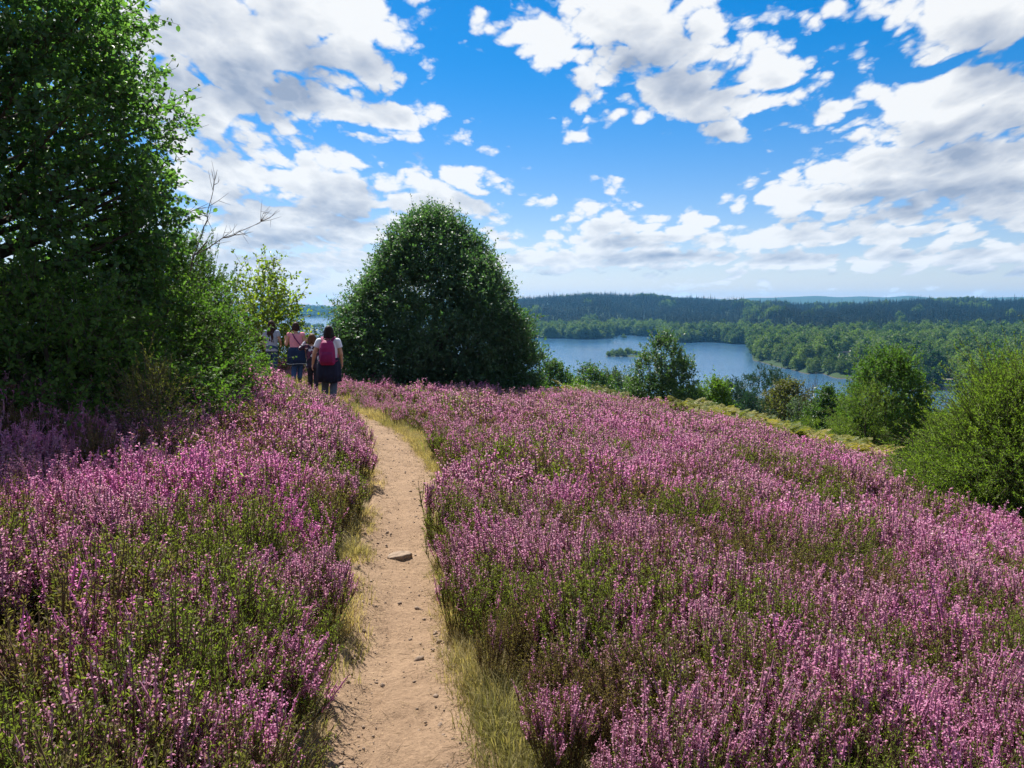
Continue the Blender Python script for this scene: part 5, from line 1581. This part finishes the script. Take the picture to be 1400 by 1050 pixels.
# --- 2: woman in the pink top
def walker_pink():
    b = stand(405, 20.2); e = empty('person', b, .12)
    J = dict(pelvis=(0, 0, .86), chest=(0, .01, 1.13), neck=(0, 0, 1.34), head=(-.01, .02, 1.48),
             shL=(-.175, 0, 1.29), elL=(-.26, .02, 1.03), wrL=(-.30, .22, 1.12), hdL=(-.4, .5, .8), shR=(.175, 0, 1.29), elR=(.245, -.03, 1.03), wrR=(.245, .05, .80),
             hipL=(-.085, 0, .83), knL=(-.07, .05, .46), anL=(-.07, -.16, .10), hipR=(.085, 0, .83), knR=(.07, .12, .47), anR=(.06, .04, .09))
    A = body(J, e, 1.02, .75)
    trousers(A, e, plain('blue_jeans', (.04, .085, .19), .85, .2, .35, 30, .3), 1.0)
    shoes(A, e, plain('dark_shoe', (.06, .055, .05), .8, .2, .2))
    tee(A, e, plain('pink_top', (.76, .30, .36), .9, .2, .10, 20, .25), 1.04, 0, name='top', hem=.02)
    o = tied_jacket(A, e, plain('denim_jacket', (.016, .032, .075), .85, .2, .35, 25, .35), 1.08, .42, 5)
    mb = MB(); p = A['pelvis']; z = p[2]+.07-.40
    a = np.linspace(0, 2*math.pi, 61); w = 1+.055*(np.sin(a*8+5)+.5*np.sin(a*13+10+2.4))
    tube(mb, np.c_[p[0]+np.cos(a)*.236*w, p[1]-.015+np.sin(a)*.182*w, np.full(61, z)+.0066*np.sin(a*3+5)], [.006]*61, 5); mb.build('hem_band', plain('pale_trim', (.55, .58, .62), .8, .2, .1), o)
    h = A['head']; f, sd = ring(.75); mb = MB(); hair_cap(mb, h, f, sd, .020); strands(mb, h, f, sd, 50, .02, 6, .014, .62, .006); fuse(mb, 'hair', HAIRB, e, .009, 2)
    tag(e, 'woman with short dark hair, pink sleeveless top and denim jacket tied over her jeans', 'person')
    k = empty('shoulder_bag', b, .12); sm = plain('purple_strap', (.16, .015, .10), .6, .3, .2)
    mb = MB(); P = np.array([[-.085, -.04, 1.345], [-.02, -.125, 1.22], [.08, -.145, 1.08], [.17, -.115, .95], [.205, .0, .92], [.15, .125, .97], [.02, .15, 1.13], [-.07, .10, 1.28], [-.10, .02, 1.355], [-.085, -.04, 1.345]])
    P = np.c_[P[:, 0]*1.05, P[:, 1]*1.12, P[:, 2]]
    for q in (-.012, .0, .012): tube(mb, P+np.array([0, 0, q]), [.009]*10, 6)
    mb.build('strap', sm, k, smooth=True)
    mb = MB(); trunkloft(mb, [(.17, .20, .80, .08, .03), (.17, .205, .83, .095, .045), (.17, .20, .94, .095, .042), (.17, .19, .98, .085, .025)], 20); mb.build('pouch', sm, k, smooth=True)
    tag(k, 'purple bag on a diagonal strap across the pink top', 'bag')


walker_pink()


# --- 3: child shading the face, dark patterned shirt
def plaid():
    m, nt, N, L = new_mat('dark_checked_cloth')
    out = N.new('ShaderNodeOutputMaterial'); p = N.new('ShaderNodeBsdfPrincipled'); p.inputs['Roughness'].default_value = .9
    tc = N.new('ShaderNodeTexCoord'); v = N.new('ShaderNodeTexVoronoi'); v.inputs['Scale'].default_value = 17; L.new(tc.outputs['Object'], v.inputs['Vector'])
    cr = N.new('ShaderNodeValToRGB'); cr.color_ramp.interpolation = 'CONSTANT'
    cr.color_ramp.elements[0].color = (.022, .012, .030, 1); e1 = cr.color_ramp.elements.new(.55); e1.color = (.12, .03, .06, 1); cr.color_ramp.elements[-1].position = .80; cr.color_ramp.elements[-1].color = (.55, .53, .58, 1)
    sx = N.new('ShaderNodeSeparateColor'); L.new(v.outputs['Color'], sx.inputs[0]); L.new(sx.outputs[0], cr.inputs[0]); L.new(cr.outputs[0], p.inputs['Base Color']); L.new(p.outputs[0], out.inputs[0])
    return m


def walker_child():
    b = stand(427, 18.4); e = empty('person', b, .2)
    J = dict(pelvis=(0, 0, .72), chest=(0, .02, .96), neck=(-.005, .05, 1.14), head=(-.01, .10, 1.265),
             shL=(-.15, .03, 1.10), elL=(-.29, .10, 1.04), wrL=(-.165, .19, 1.20), hdL=(.7, .2, .55), pnL=(.2, -.8, 0), shR=(.15, .03, 1.10), elR=(.19, .05, .88), wrR=(.16, .16, .72),
             hipL=(-.075, 0, .69), knL=(-.07, .09, .40), anL=(-.07, .02, .08), hipR=(.075, 0, .69), knR=(.07, .02, .39), anR=(.07, -.15, .10))
    A = body(J, e, .88, .1)
    pm = plaid()
    trousers(A, e, plain('black_leggings', (.02, .02, .03), .85, .2, .3, 25), .86)
    shoes(A, e, plain('dark_shoe', (.06, .055, .05), .8, .2, .2))
    tee(A, e, pm, .92, .55, hem=-.14, fullsleeve=True)
    h = A['head']; f, sd = ring(.1); mb = MB(); hair_cap(mb, h, f, sd, .018); strands(mb, h, f, sd, 50, .06, 9, .014, .70, .008); fuse(mb, 'hair', HAIRR, e, .009, 2)
    tag(e, 'child in dark patterned shirt with an arm raised to shade the face', 'person')


walker_child()


# --- 4: long-haired walker in front
def walker_long_hair():
    b = stand(371.5, 22.0); e = empty('person', b, .0)
    J = dict(pelvis=(0, 0, .88), chest=(0, .01, 1.16), neck=(0, 0, 1.38), head=(0, .02, 1.52),
             shL=(-.17, 0, 1.33), elL=(-.22, -.02, 1.07), wrL=(-.22, .10, .86), shR=(.17, 0, 1.33), elR=(.24, .02, 1.08), wrR=(.21, .18, .98),
             hipL=(-.085, 0, .85), knL=(-.08, .12, .48), anL=(-.08, .04, .09), hipR=(.085, 0, .85), knR=(.08, .03, .47), anR=(.08, -.18, .11))
    A = body(J, e, .96)
    trousers(A, e, plain('mid_blue_jeans', (.040, .085, .16), .85, .2, .35, 30, .3), .96)
    shoes(A, e, plain('dark_shoe', (.06, .055, .05), .8, .2, .2))
    tee(A, e, plain('pale_blue_top', (.36, .42, .50), .9, .2, .10, 20, .25), 1.0, .5, hem=-.10)
    h = A['head']; f, sd = ring(0); mb = MB(); hair_cap(mb, h, f, sd, .020); strands(mb, h, f, sd, 110, .46, 12, .015, .62, .012); fuse(mb, 'hair', HAIRB, e, .011, 1)
    tag(e, 'walker with very long dark brown hair, pale top and blue jeans', 'person')


walker_long_hair()
EXPO = 1.1
# ------------------------------------------------------------------ render settings
scene.view_settings.view_transform = 'Standard'
scene.view_settings.look = 'None'
scene.view_settings.exposure = EXPO
scene.view_settings.gamma = 1
c = scene.cycles
c.max_bounces = 6; c.diffuse_bounces = 2; c.glossy_bounces = 2; c.transmission_bounces = 4; c.transparent_max_bounces = 6; c.volume_bounces = 0
c.use_denoising = True
c.caustics_reflective = False; c.caustics_refractive = False
c.sample_clamp_indirect = 6
